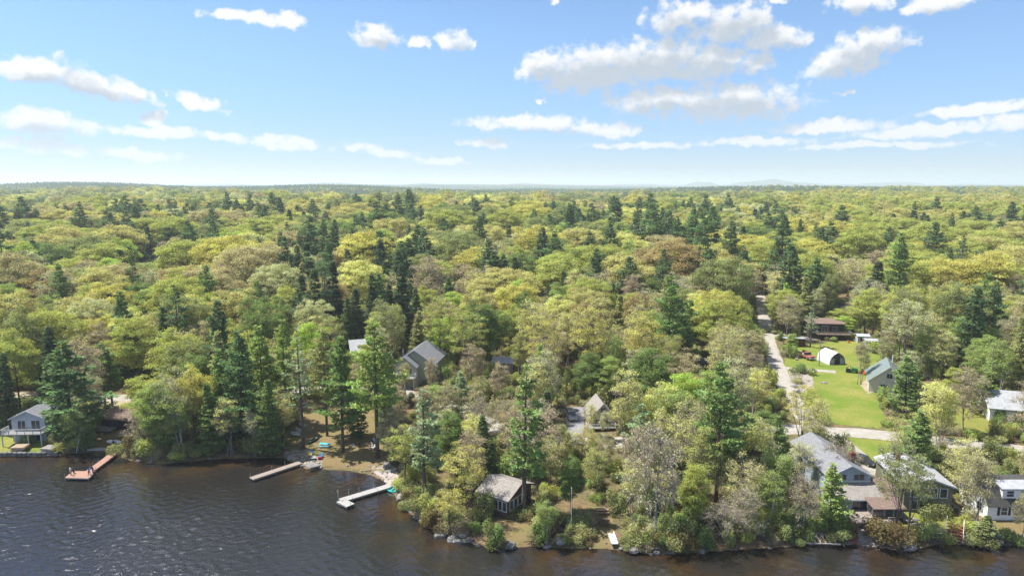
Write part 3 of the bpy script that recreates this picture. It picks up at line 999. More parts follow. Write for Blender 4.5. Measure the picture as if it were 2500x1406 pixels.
# kind -> list of (trunk mesh, crown mesh, height, crown radius)
PRO = {
    'oak_tree': [(deciduous(11 + i, 18, (5.8, 5.2, 6.3, 4.8)[i], .24, (112, 96, 125, 88)[i], 1.3, 190, .125, 8, open_=.42), 18, 5.5) for i in range(4)]
    + [(deciduous(21 + i, 17, (4.8, 4.2)[i], .36, (70, 58)[i], 1.1, (66, 72)[i], .112, 13, .02, .8, .26, 9, 'bark', 'twig', (3, 1)[i], open_=.3), 17, 4.5) for i in range(2)]
    + [(deciduous(121 + i, 24, (9.6, 8.6, 10.4)[i], .26, (150, 130, 170)[i], 1.95, 190, .19, 6, trunk_r=.38, limbs=9, open_=.5), 24, (9.6, 8.6, 10.4)[i]) for i in range(3)],
    'maple_tree': [(deciduous(31 + i, 16, (4.2, 3.6, 4.6)[i], .14, (100, 86, 110)[i], 1.2, 200, .12, 5, open_=.4, top=.03), 16, 4.1) for i in range(3)],
    'budding_tree': [(deciduous(51 + i, 17, (4.2, 3.4, 4.6, 3.0)[i], .24, (98, 80, 108, 66)[i], 1.05, (50, 62, 42, 58)[i], .105, 22, .02, .95, .2, 9, 'palebark', 'twig', (1, 2, 1, 3)[i], open_=.2), 17, 3.8) for i in range(4)],
    'bare_tree': [(deciduous(71 + i, 14, (3.6, 4.2)[i], .26, (66, 74)[i], 1.2, (14, 6)[i], .11, 26, .02, .95, .2, 10, 'palebark', 'twig', (1, 2)[i], open_=.2), 14, 3.9) for i in range(2)],
    'birch_tree': [(deciduous(81 + i, 14, (2.6, 3.2)[i], .28, (56, 66)[i], 1.0, (95, 105)[i], .105, 12, .018, .95, .15, 6, 'birchbark', 'twig', (2, 3)[i], open_=.25), 14, 2.9) for i in range(2)],
    'pine_tree': [(pine(91, 26, 5.0, .26, 105, 19, 9, conic=.8), 26, 4.6), (pine(92, 26, 4.7, .38, 92, 18, 9, ragged=.5, conic=.65), 26, 4.4),
                  (pine(93, 24, 5.4, .16, 110, 19, 9, conic=.9), 24, 4.9), (pine(94, 25, 3.9, .28, 88, 13, 8, dead=.22, ragged=.5), 25, 3.7),
                  (pine(95, 25, 5.3, .08, 125, 19, 9, conic=.8, ragged=.3), 25, 4.8)],
    'dying_pine': [(pine(97, 25, 3.8, .34, 80, 7, 6, dead=.7, ragged=.5), 25, 3.6)],
    'hemlock_tree': [(pine(101, 20, 4.3, .05, 180, 15, 8, .30, droop=.22, conic=.8, plate=.6, bw=.15, ragged=.25, trunk_r=.24), 20, 3.9), (pine(102, 21, 3.6, .06, 180, 14, 8, .30, droop=.3, conic=.72, plate=.6, bw=.15, ragged=.22, trunk_r=.24), 21, 3.2)],
}
BUSH = [bush(201, 1.5, 1.7, 2600, .078, 130), bush(202, 1.2, 1.5, 600, .07, 260, 'twig'), bush(203, 1.7, 1.5, 3000, .085, 90), bush(204, 1.0, 2.2, 1700, .08, 110)]

# lighter versions of the same kinds for the woods farther off
LOD = {
    'oak_tree': [(deciduous(411 + i, 24, (9.6, 8.4, 10.6)[i], .30, (100, 84, 112)[i], 2.3, 84, .34, 0, trunk_r=.38, open_=.6), 24, 10) for i in range(3)],
    'maple_tree': [(deciduous(431 + i, 16, 4.3, .16, 48, 1.45, 76, .24, 0, open_=.5), 16, 4.4) for i in range(2)],
    'budding_tree': [(deciduous(451 + i, 17, (4.2, 4.6)[i], .25, 52, 1.35, 44, .21, 6, .04, .95, .2, 6, 'palebark', 'twig', open_=.35), 17, 4.4) for i in range(2)],
    'pine_tree': [(pine(491, 23, 6.2, .2, 60, 11, 4, .62, bw=.36), 23, 4), (pine(492, 22, 6.8, .14, 60, 11, 4, .62, bw=.36, conic=.8), 22, 4.4), (pine(493, 24, 5.6, .3, 56, 10, 4, .62, bw=.36, ragged=.5, conic=.6), 24, 3.5)],
    'hemlock_tree': [(pine(501, 19, 4.4, .05, 90, 9, 4, .55, droop=.22, conic=.8, bw=.34, ragged=.25), 19, 3.4)],
}


def merged(name, a, b):
    """trunk and crown as one mesh for instanced woods"""
    import bmesh
    oa = bpy.data.objects.new('t', a); 
    bm = bmesh.new(); bm.from_mesh(b)
    nb_ = len(bm.faces)
    bm.from_mesh(a)
    bm.faces.ensure_lookup_table()
    k = len(b.materials)
    for f in bm.faces[nb_:]: f.material_index = k
    me = bpy.data.meshes.new(name); bm.to_mesh(me); bm.free()
    for m_ in list(b.materials) + list(a.materials): me.materials.append(m_)
    bpy.data.objects.remove(oa)
    return me

# ------------------------------------------------------------------ buildings
KEEP = []      # (u0, v0, u1, v1, forward distance): what trees standing nearer may not hide


def keep(u0, v0, u1, v1, p):
    KEEP.append((u0, v0, u1, v1, p.y))


FACES = {'front': (0, -1), 'back': (0, 1), 'left': (-1, 0), 'right': (1, 0)}


def window(root, face, w, d, a, z, ww, wh, frame='white', mull=1, name='window', sashes=0, t=.10):
    """framed opening with its pane set in wall FACE; a runs along the wall, z is the sill"""
    def pt(s, o, zz):
        if face == 'front': return (s, -d / 2 - o, zz)
        if face == 'back': return (-s, d / 2 + o, zz)
        if face == 'left': return (-w / 2 - o, -s, zz)
        return (w / 2 + o, s, zz)
    def bar(s0, s1, z0, z1, o0, o1):
        ps = [pt(s, o, zz) for zz in (z0, z1) for s, o in ((s0, o1), (s1, o1), (s1, o0), (s0, o0))]
        return ps, [(3, 2, 1, 0), (4, 5, 6, 7), (0, 1, 5, 4), (1, 2, 6, 5), (2, 3, 7, 6), (3, 0, 4, 7)]
    f = MB()
    f.add(*bar(a - ww / 2 - t, a + ww / 2 + t, z + wh, z + wh + t, -.02, .07))
    f.add(*bar(a - ww / 2 - t, a + ww / 2 + t, z - t, z, -.02, .09))
    f.add(*bar(a - ww / 2 - t, a - ww / 2, z, z + wh, -.02, .07))
    f.add(*bar(a + ww / 2, a + ww / 2 + t, z, z + wh, -.02, .07))
    for i in range(mull):
        c = a - ww / 2 + ww * (i + 1) / (mull + 1)
        f.add(*bar(c - .035, c + .035, z, z + wh, .012, .06))
    for i in range(sashes):
        c = z + wh * (i + 1) / (sashes + 1)
        f.add(*bar(a - ww / 2, a + ww / 2, c - .03, c + .03, .012, .055))
    fo = f.build(name, M[frame], root)
    g = MB(); g.add(*bar(a - ww / 2, a + ww / 2, z, z + wh, -.03, .012))
    g.build('pane', M['glass'], fo)
    return fo


def gable(root, w, d, hw, rise, wall, roof, trim='white', ridge='y', over=.4, z0=0.0, roof_t=.16, x0=0, y0=0):
    """walls with gable ends and two roof slabs with barge boards"""
    m = MB()
    if ridge == 'y':
        m.prism([(x0 - w / 2, z0 - 1.2), (x0 + w / 2, z0 - 1.2), (x0 + w / 2, z0 + hw), (x0, z0 + hw + rise), (x0 - w / 2, z0 + hw)], 'y', y0 - d / 2, y0 + d / 2)
        half, a, b_ = w / 2, y0 - d / 2 - over, y0 + d / 2 + over
    else:
        m.prism([(y0 - d / 2, z0 - 1.2), (y0 + d / 2, z0 - 1.2), (y0 + d / 2, z0 + hw), (y0, z0 + hw + rise), (y0 - d / 2, z0 + hw)], 'x', x0 - w / 2, x0 + w / 2)
        half, a, b_ = d / 2, x0 - w / 2 - over, x0 + w / 2 + over
    m.build('wall', M[wall], root)
    c0 = x0 if ridge == 'y' else y0
    sl = rise / half
    e = half + over
    r = MB()
    zt = z0 + hw + rise + .03
    prof = [(c0 - e, zt - e * sl), (c0, zt), (c0 + e, zt - e * sl), (c0 + e, zt - e * sl + roof_t), (c0, zt + roof_t), (c0 - e, zt - e * sl + roof_t)]
    r.prism(prof, ridge, a, b_)
    ro = r.build('roof', M[roof], root)
    for end in (a - .03, b_ + .03):
        t = MB()
        for s in (-1, 1):
            p = (c0, end, zt + roof_t * .3) if ridge == 'y' else (end, c0, zt + roof_t * .3)
            q = (c0 + s * e, end, zt - e * sl + roof_t * .3) if ridge == 'y' else (end, c0 + s * e, zt - e * sl + roof_t * .3)
            t.beam(p, q, .07, .24)
        t.build('barge_board', M[trim], ro)
    return ro


def chimney(parent, x, y, z0, z1, s=.7, m='brick'):
    c = MB().box(x, y, z0, s, s, z1 - z0).box(x, y, z1, s + .14, s + .14, .12)
    c.box(x, y, z1 + .12, s * .5, s * .5, .15)
    return c.build('chimney', M[m], parent)


def railing(root, pts, h=1.0, m='white', z=0.0, bal=.16, solid=False):
    r = MB()
    for a, b_ in zip(pts[:-1], pts[1:]):
        a, b_ = Vector((*a, z)), Vector((*b_, z))
        n = max(1, round((b_ - a).length / 1.7))
        r.beam(a + Vector((0, 0, h)), b_ + Vector((0, 0, h)), .09, .06)
        r.beam(a + Vector((0, 0, .12)), b_ + Vector((0, 0, .12)), .05, .06)
        for i in range(n + 1):
            p = a.lerp(b_, i / n); r.box(p.x, p.y, z, .10, .10, h + .05)
        k = int((b_ - a).length / bal)
        for i in range(1, k):
            p = a.lerp(b_, i / k)
            r.box(p.x, p.y, z + .13, .12 if solid else .045, .045 if not solid else .03, h - .16, math.atan2(b_.y - a.y, b_.x - a.x))
    return r.build('railing', M[m], root)


def deck(root, x0, x1, y0, y1, z, m='deckwood', posts=True, post_m=None, rail='white', sides=('f', 'l', 'r'), gap=None, solid=False, h=1.0):
    MB().box((x0 + x1) / 2, (y0 + y1) / 2, z - .22, x1 - x0, y1 - y0, .22).build('deck', M[m], root)
    if posts:
        n = max(2, round((x1 - x0) / 2.4) + 1)
        for i in range(n):
            x = x0 + .1 + (x1 - x0 - .2) * i / (n - 1)
            MB().box(x, y0 + .12, -.6, .16, .16, z - .22 + .6).build('deck_post', M[post_m or m], root)
    if 'l' in sides: railing(root, [(x0, y1), (x0, y0)], h, rail, z, solid=solid)
    if 'r' in sides: railing(root, [(x1, y1), (x1, y0)], h, rail, z, solid=solid)
    if 'f' in sides:
        if gap:
            railing(root, [(x0, y0), (gap[0], y0)], h, rail, z, solid=solid)
            if gap[1] < x1 - .3: railing(root, [(gap[1], y0), (x1, y0)], h, rail, z, solid=solid)
        else:
            railing(root, [(x0, y0), (x1, y0)], h, rail, z, solid=solid)


def steps(root, x, y, z1, n, w, run=.3, m='deckwood', direction=-1, name='steps'):
    s = MB()
    for i in range(n):
        z = z1 - (i + 1) * z1 / (n + 0)
        s.box(x, y + direction * run * (i + .5), z + .0, w, run, .06)
    s.beam((x - w / 2, y, z1 - .12), (x - w / 2, y + direction * run * n, -.1), .06, .2)
    s.beam((x + w / 2, y, z1 - .12), (x + w / 2, y + direction * run * n, -.1), .06, .2)
    return s.build(name, M[m], root)


def door(root, face, w, d, a, z, m='white', ww=.95, wh=2.05):
    f = window(root, face, w, d, a, z + .05, ww, wh, m, 0, 'door')
    return f


# --- pale cottage on posts at the far end of the shore
p = P(78, 1071); r = thing('cottage', p + Vector((.3, 2.6, 0)), R(4), 'small blue-grey lake cottage raised on posts with a white railed deck', 'house')
w, d = 6.6, 8.0
gable(r, w, d, 5.0, 1.5, 'palegrey', 'greyroof')
window(r, 'front', w, d, -1.3, 2.75, 1.5, 1.75, mull=1); window(r, 'front', w, d, 1.5, 2.75, 1.7, 1.75, mull=1)
window(r, 'left', w, d, 0, 3.2, 1.0, 1.2, mull=0); door(r, 'front', w, d, 1.8, .1, 'white')
deck(r, -w / 2 - .6, w / 2 + .6, -d / 2 - 2.6, -d / 2 - .02, 2.5, 'greydeck', True, 'white', 'white', h=1.0)
keep(30, 985, 112, 1076, p)
# --- brown cabin with a weathered deck
p = P(285, 1050); r = thing('cabin', p + Vector((0, 3.2, 0)), R(-14), 'low brown cabin with a red-brown shingle roof and dark walls', 'house')
w, d = 8.0, 5.6
ro = gable(r, w, d, 2.5, 1.5, 'darkwood', 'brownroof', 'darkwood', 'x', .5)
window(r, 'front', w, d, -1.8, .9, 1.1, 1.1, 'darkwood'); door(r, 'front', w, d, .4, 0, 'darkwood'); window(r, 'right', w, d, 0, .9, 1.0, 1.0, 'darkwood')
deck(r, -w / 2 - .8, .6, -d / 2 - 2.4, -d / 2 - .02, .55, 'greywood', False, None, 'greywood', ('f', 'l'), solid=True)
keep(243, 985, 325, 1062, p)
# --- two-storey sage house
p = P(1022, 938); HS = p
r = thing('lake_house', p + Vector((0, 5.5, 0)), R(-9), 'two-storey sage house with nested white-trimmed gables and an upper deck', 'house')
w, d = 10.2, 11.0
gable(r, w, d, 5.6, 3.4, 'sage', 'greyroof', 'white', 'y', .45)
gable(r, 6.0, 2.4, 5.3, 2.3, 'sage', 'greyroof', 'white', 'y', .35, 0, .14, -1.9, -d / 2 - 1.18)
for a in (-3.2, -1.9, -.6): window(r, 'front', 6.0, d + 4.74, a, 3.4, .95, 1.5, mull=0)
window(r, 'front', w, d, 3.6, 3.6, 1.5, 1.3, mull=1); window(r, 'front', w, d, 3.6, .9, 1.4, 1.2, mull=1)
window(r, 'left', w, d, -2.5, 3.5, 1.0, 1.3, mull=0); window(r, 'left', w, d, 2.0, 3.5, 1.0, 1.3, mull=0)
for sx in (-1, 1): MB().box(sx * (w / 2 - .06), -d / 2 - .03, 0, .22, .12, 5.5).build('corner_board', M['white'], r)
deck(r, -w / 2 - 1.2, 1.2, -d / 2 - 4.9, -d / 2 - 2.42, 2.9, 'greydeck', True, 'white', 'white')
MB().tube([(-3.6, -4, 6.6), (-3.6, -4, 9.0)], .10, 8).build('vent_pipe', M['white'], r)
keep(976, 838, 1066, 928, p)
# --- tan roof behind the shore pines
p = P(884, 888); r = thing('garage', p + Vector((0, 4, 0)), R(20), 'pale tan roofed garage half hidden behind the bright shore pine', 'garage')
gable(r, 8, 8, 3.6, 2.6, 'taupe', 'lightroof', 'white', 'x', .5); window(r, 'front', 8, 8, -2, 1, 1.2, 1.1); window(r, 'front', 8, 8, 2, 1, 1.2, 1.1)
keep(860, 828, 880, 850, p)
p = P(768, 925); r = thing('white_house', p + Vector((0, 4, 0)), R(10), 'white house with tall windows glimpsed between shore pine trunks', 'house')
gable(r, 7, 8, 5.4, 2.2, 'white', 'greyroof', 'white', 'y', .4)
for a in (-2, 0, 2):
    window(r, 'front', 7, 8, a, 3.3, 1.0, 1.4, mull=0); window(r, 'front', 7, 8, a, .7, 1.0, 1.5, mull=0)
# --- small grey-brown shed with white roof
p = P(1228, 912); r = thing('shed', p + Vector((0, 2.2, 0)), R(-4), 'little taupe shed with a white roof in the middle woods', 'shed')
gable(r, 5.2, 4.2, 2.9, 1.1, 'taupe', 'lightroof', 'white', 'x', .3); window(r, 'front', 5.2, 4.2, -1.3, 1.9, .8, .7); window(r, 'front', 5.2, 4.2, 1.2, 1.7, .8, .7); door(r, 'front', 5.2, 4.2, 0, 0, 'white')
keep(1200, 870, 1240, 905, p)
p = P(1197, 900); r = thing('covered_trailer', p, R(8), 'navy tarpaulin covered trailer parked beside the little taupe shed', 'trailer')
MB().prism([(-1.1, .5), (1.1, .5), (1.15, 1.5), (.5, 2.1), (-.5, 2.1), (-1.15, 1.5)], 'y', -1.8, 1.8).build('cover', M['navy'], r, bevel=.08)
for s in (-1, 1): MB().tube([(s * .95, .2, .32), (s * 1.15, .2, .32)], .32, 12).build('wheel', M['tyre'], r)
# --- steep-roofed cottage by the truck
p = P(1468, 1046); r = thing('cottage', p + Vector((0, 3.6, 0)), R(6), 'steep tan-roofed cottage with a pale gable beside the parked pickup', 'house')
r.scale = (.88, .88, .88)
w, d = 5.6, 7.4
gable(r, w, d, 2.9, 3.2, 'cream', 'taupe_roof', 'white', 'y', .45)
window(r, 'front', w, d, 0, 3.9, 1.2, 1.2, mull=1); window(r, 'front', w, d, -1.4, 1.0, 1.3, 1.2); window(r, 'front', w, d, 1.4, 1.0, 1.3, 1.2); window(r, 'left', w, d, 1, 1.0, 1.2, 1.2)
deck(r, -w / 2 - 1.4, w / 2, -d / 2 - 2.0, -d / 2 - .02, .7, 'greydeck', False, None, 'white')
keep(1446, 974, 1486, 1005, p)
# --- small blue-roofed shed far back by the dirt road
p = P(1716, 905); r = thing('shed', p + Vector((0, 1.6, 0)), R(2), 'small orange-brown shed with a slate-blue roof among trees', 'shed')
gable(r, 4.4, 3.2, 2.1, .9, 'brownshingle', 'darkroof', 'rawwood', 'x', .3); window(r, 'front', 4.4, 3.2, -1, .9, .8, .8); window(r, 'front', 4.4, 3.2, 1, .9, .8, .8)
keep(1697, 884, 1734, 902, p)
# --- brown cottage on the point
a, b_ = P(1172, 1246), P(1238, 1268)
rot = math.atan2(b_.y - a.y, b_.x - a.x)
w = (b_ - a).length + .2; d = 7.0
ctr = (a + b_) / 2 + Vector((-math.sin(rot), math.cos(rot), 0)) * d / 2
r = thing('cottage', Vector((ctr.x, ctr.y, gh(ctr.x, ctr.y))), rot, 'brown shingled lakeside cottage with white bay window and grey-brown roof', 'house')
gable(r, w, d, 3.35, 1.35, 'brownshingle', 'taupe_roof', 'brownshingle', 'x', .5)
for a_ in (.7, 1.7, 2.7): window(r, 'front', w, d, a_ * w / 7, 1.2, .75, 1.5, 'white', 0, t=.12)
window(r, 'front', w, d, -.6 * w / 7, 1.2, .5, 1.5, 'white', 0)
for a_ in (-2.1, -1.2): window(r, 'front', w, d, a_ * w / 7 + 1.1, 2.8, .7, .42, 'white', 0)
bay = MB().prism([(-.95, 1.0), (.95, 1.0), (.95, 2.6), (-.95, 2.6)], 'y', -d / 2 - .5, -d / 2 + .05)
bo = MB(); bo.add([(x - 2.35 * w / 7, y, z) for x, y, z in bay.v], bay.f); bo.build('bay', M['white'], r)
window(r, 'front', w, d + 1.0, -2.35 * w / 7 - .45, 1.2, .7, 1.25, 'white', 0); window(r, 'front', w, d + 1.0, -2.35 * w / 7 + .45, 1.2, .7, 1.25, 'white', 0)
for a_ in (-2.4, -1.2, 0, 1.3): window(r, 'right', w, d, a_, 1.2, .85, 1.5, 'white', 0, t=.12)
door(r, 'right', w, d, 2.6, .2, 'brownshingle')
keep(1180, 1186, 1252, 1252, b_)
COTT = ctr
# --- big blue-grey house on the right
p = P(2110, 1252); BH = p
r = thing('lake_house', p + Vector((-.6, 6.5, 0)), R(0), 'long blue-grey house with a wide grey roof and a deck facing the lake', 'house')
w, d = 6.9, 15.0
gable(r, w, d, 5.0, 1.75, 'bluegrey', 'greyroof', 'bluegrey', 'y', .4, 0, .16, -.6, 4.0)
MB().box(-.6, -3.56, 3.9, w + .05, .1, .35).build('trim_board', M['white'], r)
for a_ in (-1.9, 1.1): window(r, 'front', w, 7.0, a_ - .2, 4.35, 1.7, .95, 'bluegrey', 1)
window(r, 'left', w + 1.2, d, -4, 3.4, 1.2, 1.1)
# porch block under a lean-to roof
pw, y0, y1 = 7.0, -6.6, -3.52
MB().prism([(y0, -1.0), (y1, -1.0), (y1, 3.6), (y0, 2.55)], 'x', -.4 - pw / 2, -.4 + pw / 2).build('porch', M['bluegrey'], r)
rp = MB(); rp.prism([(y0 - .55, 2.48), (y1 + .02, 3.92), (y1 + .02, 4.06), (y0 - .55, 2.64)], 'x', -.4 - pw / 2 - .35, -.4 + pw / 2 + .35)
ro = rp.build('porch_roof', M['taupe_roof'], r)
MB().box(-.4, y0 - .58, 2.40, pw + .74, .06, .2).build('gutter', M['white'], ro)
window(r, 'front', 10, 13.2, .15, .75, 3.3, 1.7, 'bluegrey', 2, 'picture_window')
chimney(r, 1.7, .8, 5.2, 7.3, .7); chimney(r, 3.3, -2.4, 1.0, 4.6, .7)
deck(r, -4.2, 2.9, -11.2, y0 - .03, .75, 'deckwood', True, 'greywood', 'greywood', ('f', 'l'), (-.2, 1.9), h=.9)
steps(r, .85, -11.25, .75, 4, 2.2, .38, 'greydeck')
keep(2052, 1180, 2120, 1182, p); keep(2080, 1205, 2150, 1275, p); keep(2060, 1150, 2115, 1178, p)
# --- screened lean-to shed beside the deck
p = P(2166, 1275); r = thing('screen_house', p + Vector((.2, 2.6, 0)), R(0), 'dark screened summer house with a low brown roof beside the deck', 'shed')
w, d = 4.6, 5.0
MB().prism([(-d / 2, -.6), (d / 2, -.6), (d / 2, 3.0), (-d / 2, 2.35)], 'x', -w / 2, w / 2).build('wall', M['darkwood'], r)
MB().prism([(-d / 2 - .4, 2.27), (d / 2 + .4, 3.13), (d / 2 + .4, 3.27), (-d / 2 - .4, 2.41)], 'x', -w / 2 - .35, w / 2 + .35).build('roof', M['brownroof'], r)
for a_ in (-1.45, 0, 1.45): window(r, 'front', w, d, a_, .9, 1.2, 1.2, 'greywood', 0)
for a_ in (-1.4, 1.2): window(r, 'left', w, d, a_, .9, 1.5, 1.2, 'greywood', 0)
keep(2140, 1235, 2165, 1270, p)
p = P(2160, 1222); r = thing('shed', p + Vector((0, 2, 0)), R(-20), 'small shed with a reddish brown roof behind the screened house', 'shed')
gable(r, 4.6, 3.6, 2.1, 1.0, 'darkwood', 'brownroof', 'greywood', 'x', .3)
window(r, 'front', 4.6, 3.6, 0, .9, 1.0, .9)
# --- olive house
p = P(2278, 1252); r = thing('lake_house', p + Vector((-.4, 5.6, 0)), R(-6), 'olive two-storey house with a light roof and white picture windows', 'house')
w, d = 7.4, 11.0
gable(r, w, d, 4.6, 1.25, 'olive', 'lightroof', 'white', 'y', .45)
for a_ in (-2.5, -1.0, .5, 2.0): window(r, 'front', w, d, a_ + .3, 2.75, 1.0, 1.45, 'white', 0, t=.14)
for a_ in (-2.6, -1.3, .0, 1.3): window(r, 'front', w, d, a_ + .5, .6, .9, 1.35, 'white', 0, t=.12)
window(r, 'left', w, d, 2.0, 3.0, 1.2, 1.2); window(r, 'left', w, d, -2.0, 3.0, 1.2, 1.2)
chimney(r, -1.5, 2.5, 5, 6.6, .6)
keep(2258, 1165, 2316, 1250, p)
# --- white house with dormer at the edge
p = P(2462, 1270); r = thing('lake_house', p + Vector((1.4, 3.6, 0)), R(0), 'white clapboard house with dark gambrel roof, white dormer and black shutters', 'house')
w, d = 9.6, 7.0
prof = [(-d / 2, -1.2), (d / 2, -1.2), (d / 2, 2.7), (d / 2 - 1.5, 5.0), (0, 5.8), (-d / 2 + 1.5, 5.0), (-d / 2, 2.7)]
MB().prism(prof, 'x', -w / 2, w / 2).build('wall', M['bright_white'], r)
o_, t_ = .35, .16
rp = MB().prism([(-d / 2 - .3, 2.34), (-d / 2 + 1.45, 5.05), (0, 5.84), (d / 2 - 1.45, 5.05), (d / 2 + .3, 2.34), (d / 2 + .42, 2.46), (d / 2 - 1.38, 5.22), (0, 6.02), (-d / 2 + 1.38, 5.22), (-d / 2 - .42, 2.46)], 'x', -w / 2 - .3, w / 2 + .3)
ro = rp.build('roof', M['darkroof'], r)
dm = MB().box(-.2, -d / 2 + 1.25, 3.55, 4.6, 1.9, 1.5).build('dormer', M['bright_white'], r)
MB().prism([(-d / 2 + .1, 5.08), (-d / 2 + 2.6, 5.55), (-d / 2 + 2.6, 5.68), (-d / 2 + .1, 5.2)], 'x', -2.75, 2.35).build('dormer_roof', M['lightroof'], dm)
window(r, 'front', w, d - .6, -1.3, 3.85, 1.1, .95, 'bright_white', 0, sashes=1); window(r, 'front', w, d - .6, .9, 3.85, 1.1, .95, 'bright_white', 0, sashes=1)
for a_ in (-2.2, .6, 3.2):
    window(r, 'front', w, d, a_, .9, 1.0, 1.25, 'bright_white', 0, sashes=1)
    for s in (-1, 1): MB().box(a_ + s * .87, -d / 2 - .04, .85, .36, .06, 1.35).build('shutter', M['black'], r)
window(r, 'left', w, d, 0, 3.0, 1.0, 1.3, sashes=1); window(r, 'left', w, d, -1.6, .9, 1.0, 1.25, sashes=1); window(r, 'left', w, d, 1.6, .9, 1.0, 1.25, sashes=1)
keep(2404, 1195, 2500, 1268, p)
# --- house with green-grey roof by the lawn
p = P(2185, 962); r = thing('house', p + Vector((.4, 4.6, 0)), R(-24), 'pale house with a green-grey metal roof behind a spreading pine', 'house')
w, d = 8.6, 9.6
gable(r, w, d, 3.1, 3.6, 'cream', 'greenroof', 'white', 'y', .4)
window(r, 'front', w, d, -1.0, .9, 1.9, 1.3, mull=2); window(r, 'front', w, d, 2.0, .9, 1.5, 1.3, mull=1); window(r, 'front', w, d, 0, 3.9, 1.2, 1.1, mull=1)
MB().tube([(1.2, 3.6, 6), (1.2, 3.6, 7.9)], .16, 8).build('flue', M['white'], r)
keep(2138, 882, 2175, 955, p)
# --- far right white house
p = P(2492, 1035); r = thing('house', p + Vector((1, 4.4, 0)), R(-18), 'white house with a broad pale grey roof behind thin trees', 'house')
gable(r, 11, 9, 3.2, 2.7, 'bright_white', 'lightroof', 'white', 'x', .5)
for a_ in (-3.5, 0, 3.5): window(r, 'front', 11, 9, a_, .9, 1.2, 1.2)
window(r, 'left', 11, 9, 0, .9, 1.2, 1.2)
keep(2448, 955, 2500, 1015, p)
# --- dark house with the big raised deck
p = P(2033, 832); DH = p
r = thing('house', p + Vector((-.3, 6.6, 0)), R(-6), 'dark wooden house with a flat brown roof and raised deck', 'house')
w, d = 11.0, 6.4
MB().prism([(-d / 2, -.5), (d / 2, -.5), (d / 2, 5.4), (-d / 2, 4.9)], 'x', -w / 2, w / 2).build('wall', M['darkwood'], r)
MB().prism([(-d / 2 - .5, 4.86), (d / 2 + .4, 5.46), (d / 2 + .4, 5.7), (-d / 2 - .5, 5.1)], 'x', -w / 2 - .4, w / 2 + .4).build('roof', M['brownroof'], r)
window(r, 'front', w, d, -3.9, 2.7, 1.7, 1.3, 'white', 1); window(r, 'front', w, d, -.6, 2.3, 1.8, 1.9, 'white', 1); window(r, 'front', w, d, 2.6, 2.9, 1.4, 1.1, 'greywood', 0)
deck(r, -3.6, w / 2 + 1.4, -d / 2 - 3.2, -d / 2 - .02, 2.0, 'brownroof', True, 'darkwood', 'greywood', ('f', 'l', 'r'), h=.9)
keep(1990, 792, 2078, 834, p)
p = P(2038, 818); r = thing('plastic_chair', Vector((p.x, p.y + .8, p.z + 1.9)), R(10), 'white chair standing on the dark house deck', 'chair')
CHW = r
# --- shed with a pale blue roof
p = P(1943, 846); r = thing('shed', p + Vector((0, 1.6, 0)), R(-2), 'open-fronted dark red shed with a pale blue metal roof', 'shed')
w, d = 5.6, 3.4
MB().prism([(-d / 2, -.4), (d / 2, -.4), (d / 2, 2.1), (-d / 2, 2.6)], 'x', .3, w / 2).box(-.95, d / 2 - .06, -.4, 3.6, .12, 2.5).box(-w / 2 + .06, 0, -.4, .12, d - .02, 2.4).build('wall', M['barnred'], r)
for x in (-w / 2 + .15, -1.2): MB().box(x, -d / 2 + .1, -.4, .14, .14, 3.0).build('post', M['rawwood'], r)
MB().prism([(-d / 2 - .6, 2.62), (d / 2 + .4, 2.1), (d / 2 + .4, 2.22), (-d / 2 - .6, 2.74)], 'x', -w / 2 - .3, w / 2 + .3).build('roof', M['bluemetal'], r)
wp = MB()
for i in range(5):
    for j in range(4): wp.tube([(-2.3 + i * .42, -.2, .12 + j * .22), (-2.3 + i * .42, 1.2, .12 + j * .22)], .10, 6)
wp.build('firewood', M['rawwood'], r)
keep(1922, 820, 1965, 848, p)
# --- hoop shelter
p = P(2035, 890); HP = p
r = thing('hoop_shelter', p + Vector((.5, 2.8, 0)), R(9), 'white fabric hoop shelter with an open framed front on the lawn', 'shelter')
w, d, n = 6.2, 7.6, 12
arch = [(-3.1, 0), (-2.95, 1.5), (-2.5, 2.6), (-1.5, 3.5), (0, 4.25), (1.5, 3.5), (2.5, 2.6), (2.95, 1.5), (3.1, 0)]
inn = [(x * .985, z * .985 if z else 0) for x, z in arch]
MB().prism(arch + inn[::-1], 'y', -d / 2, d / 2).build('cover', M['fabric'], r)
MB().prism([(x * .97, z * .97) for x, z in arch], 'y', d / 2 - .3, d / 2 - .25).build('back_panel', M['fabric'], r)
fr = MB()
for y in (-d / 2 + .05,):
    fr.tube([(x * .96, y, z * .96) for x, z in arch], .06, 6)
for x in (-2, -1, 1, 2): fr.tube([(x, -d / 2 + .06, 0), (x, -d / 2 + .06, 3.0 if abs(x) > 1.5 else 3.6)], .05, 6)
fr.tube([(-2.8, -d / 2 + .06, 1.9), (2.8, -d / 2 + .06, 1.9)], .05, 6); fr.tube([(-1.9, -d / 2 + .06, 3.0), (1.9, -d / 2 + .06, 3.0)], .05, 6)
fr.build('frame', M['greywood'], r)
for sx, ww in ((-1.95, 1.6), (1.95, 1.6)): MB().box(sx, -d / 2 + .2, 0, ww, .05, 2.3).build('side_panel', M['palegrey'], r)
r.scale = (.8, .8, .84)
keep(2003, 842, 2062, 890, p)
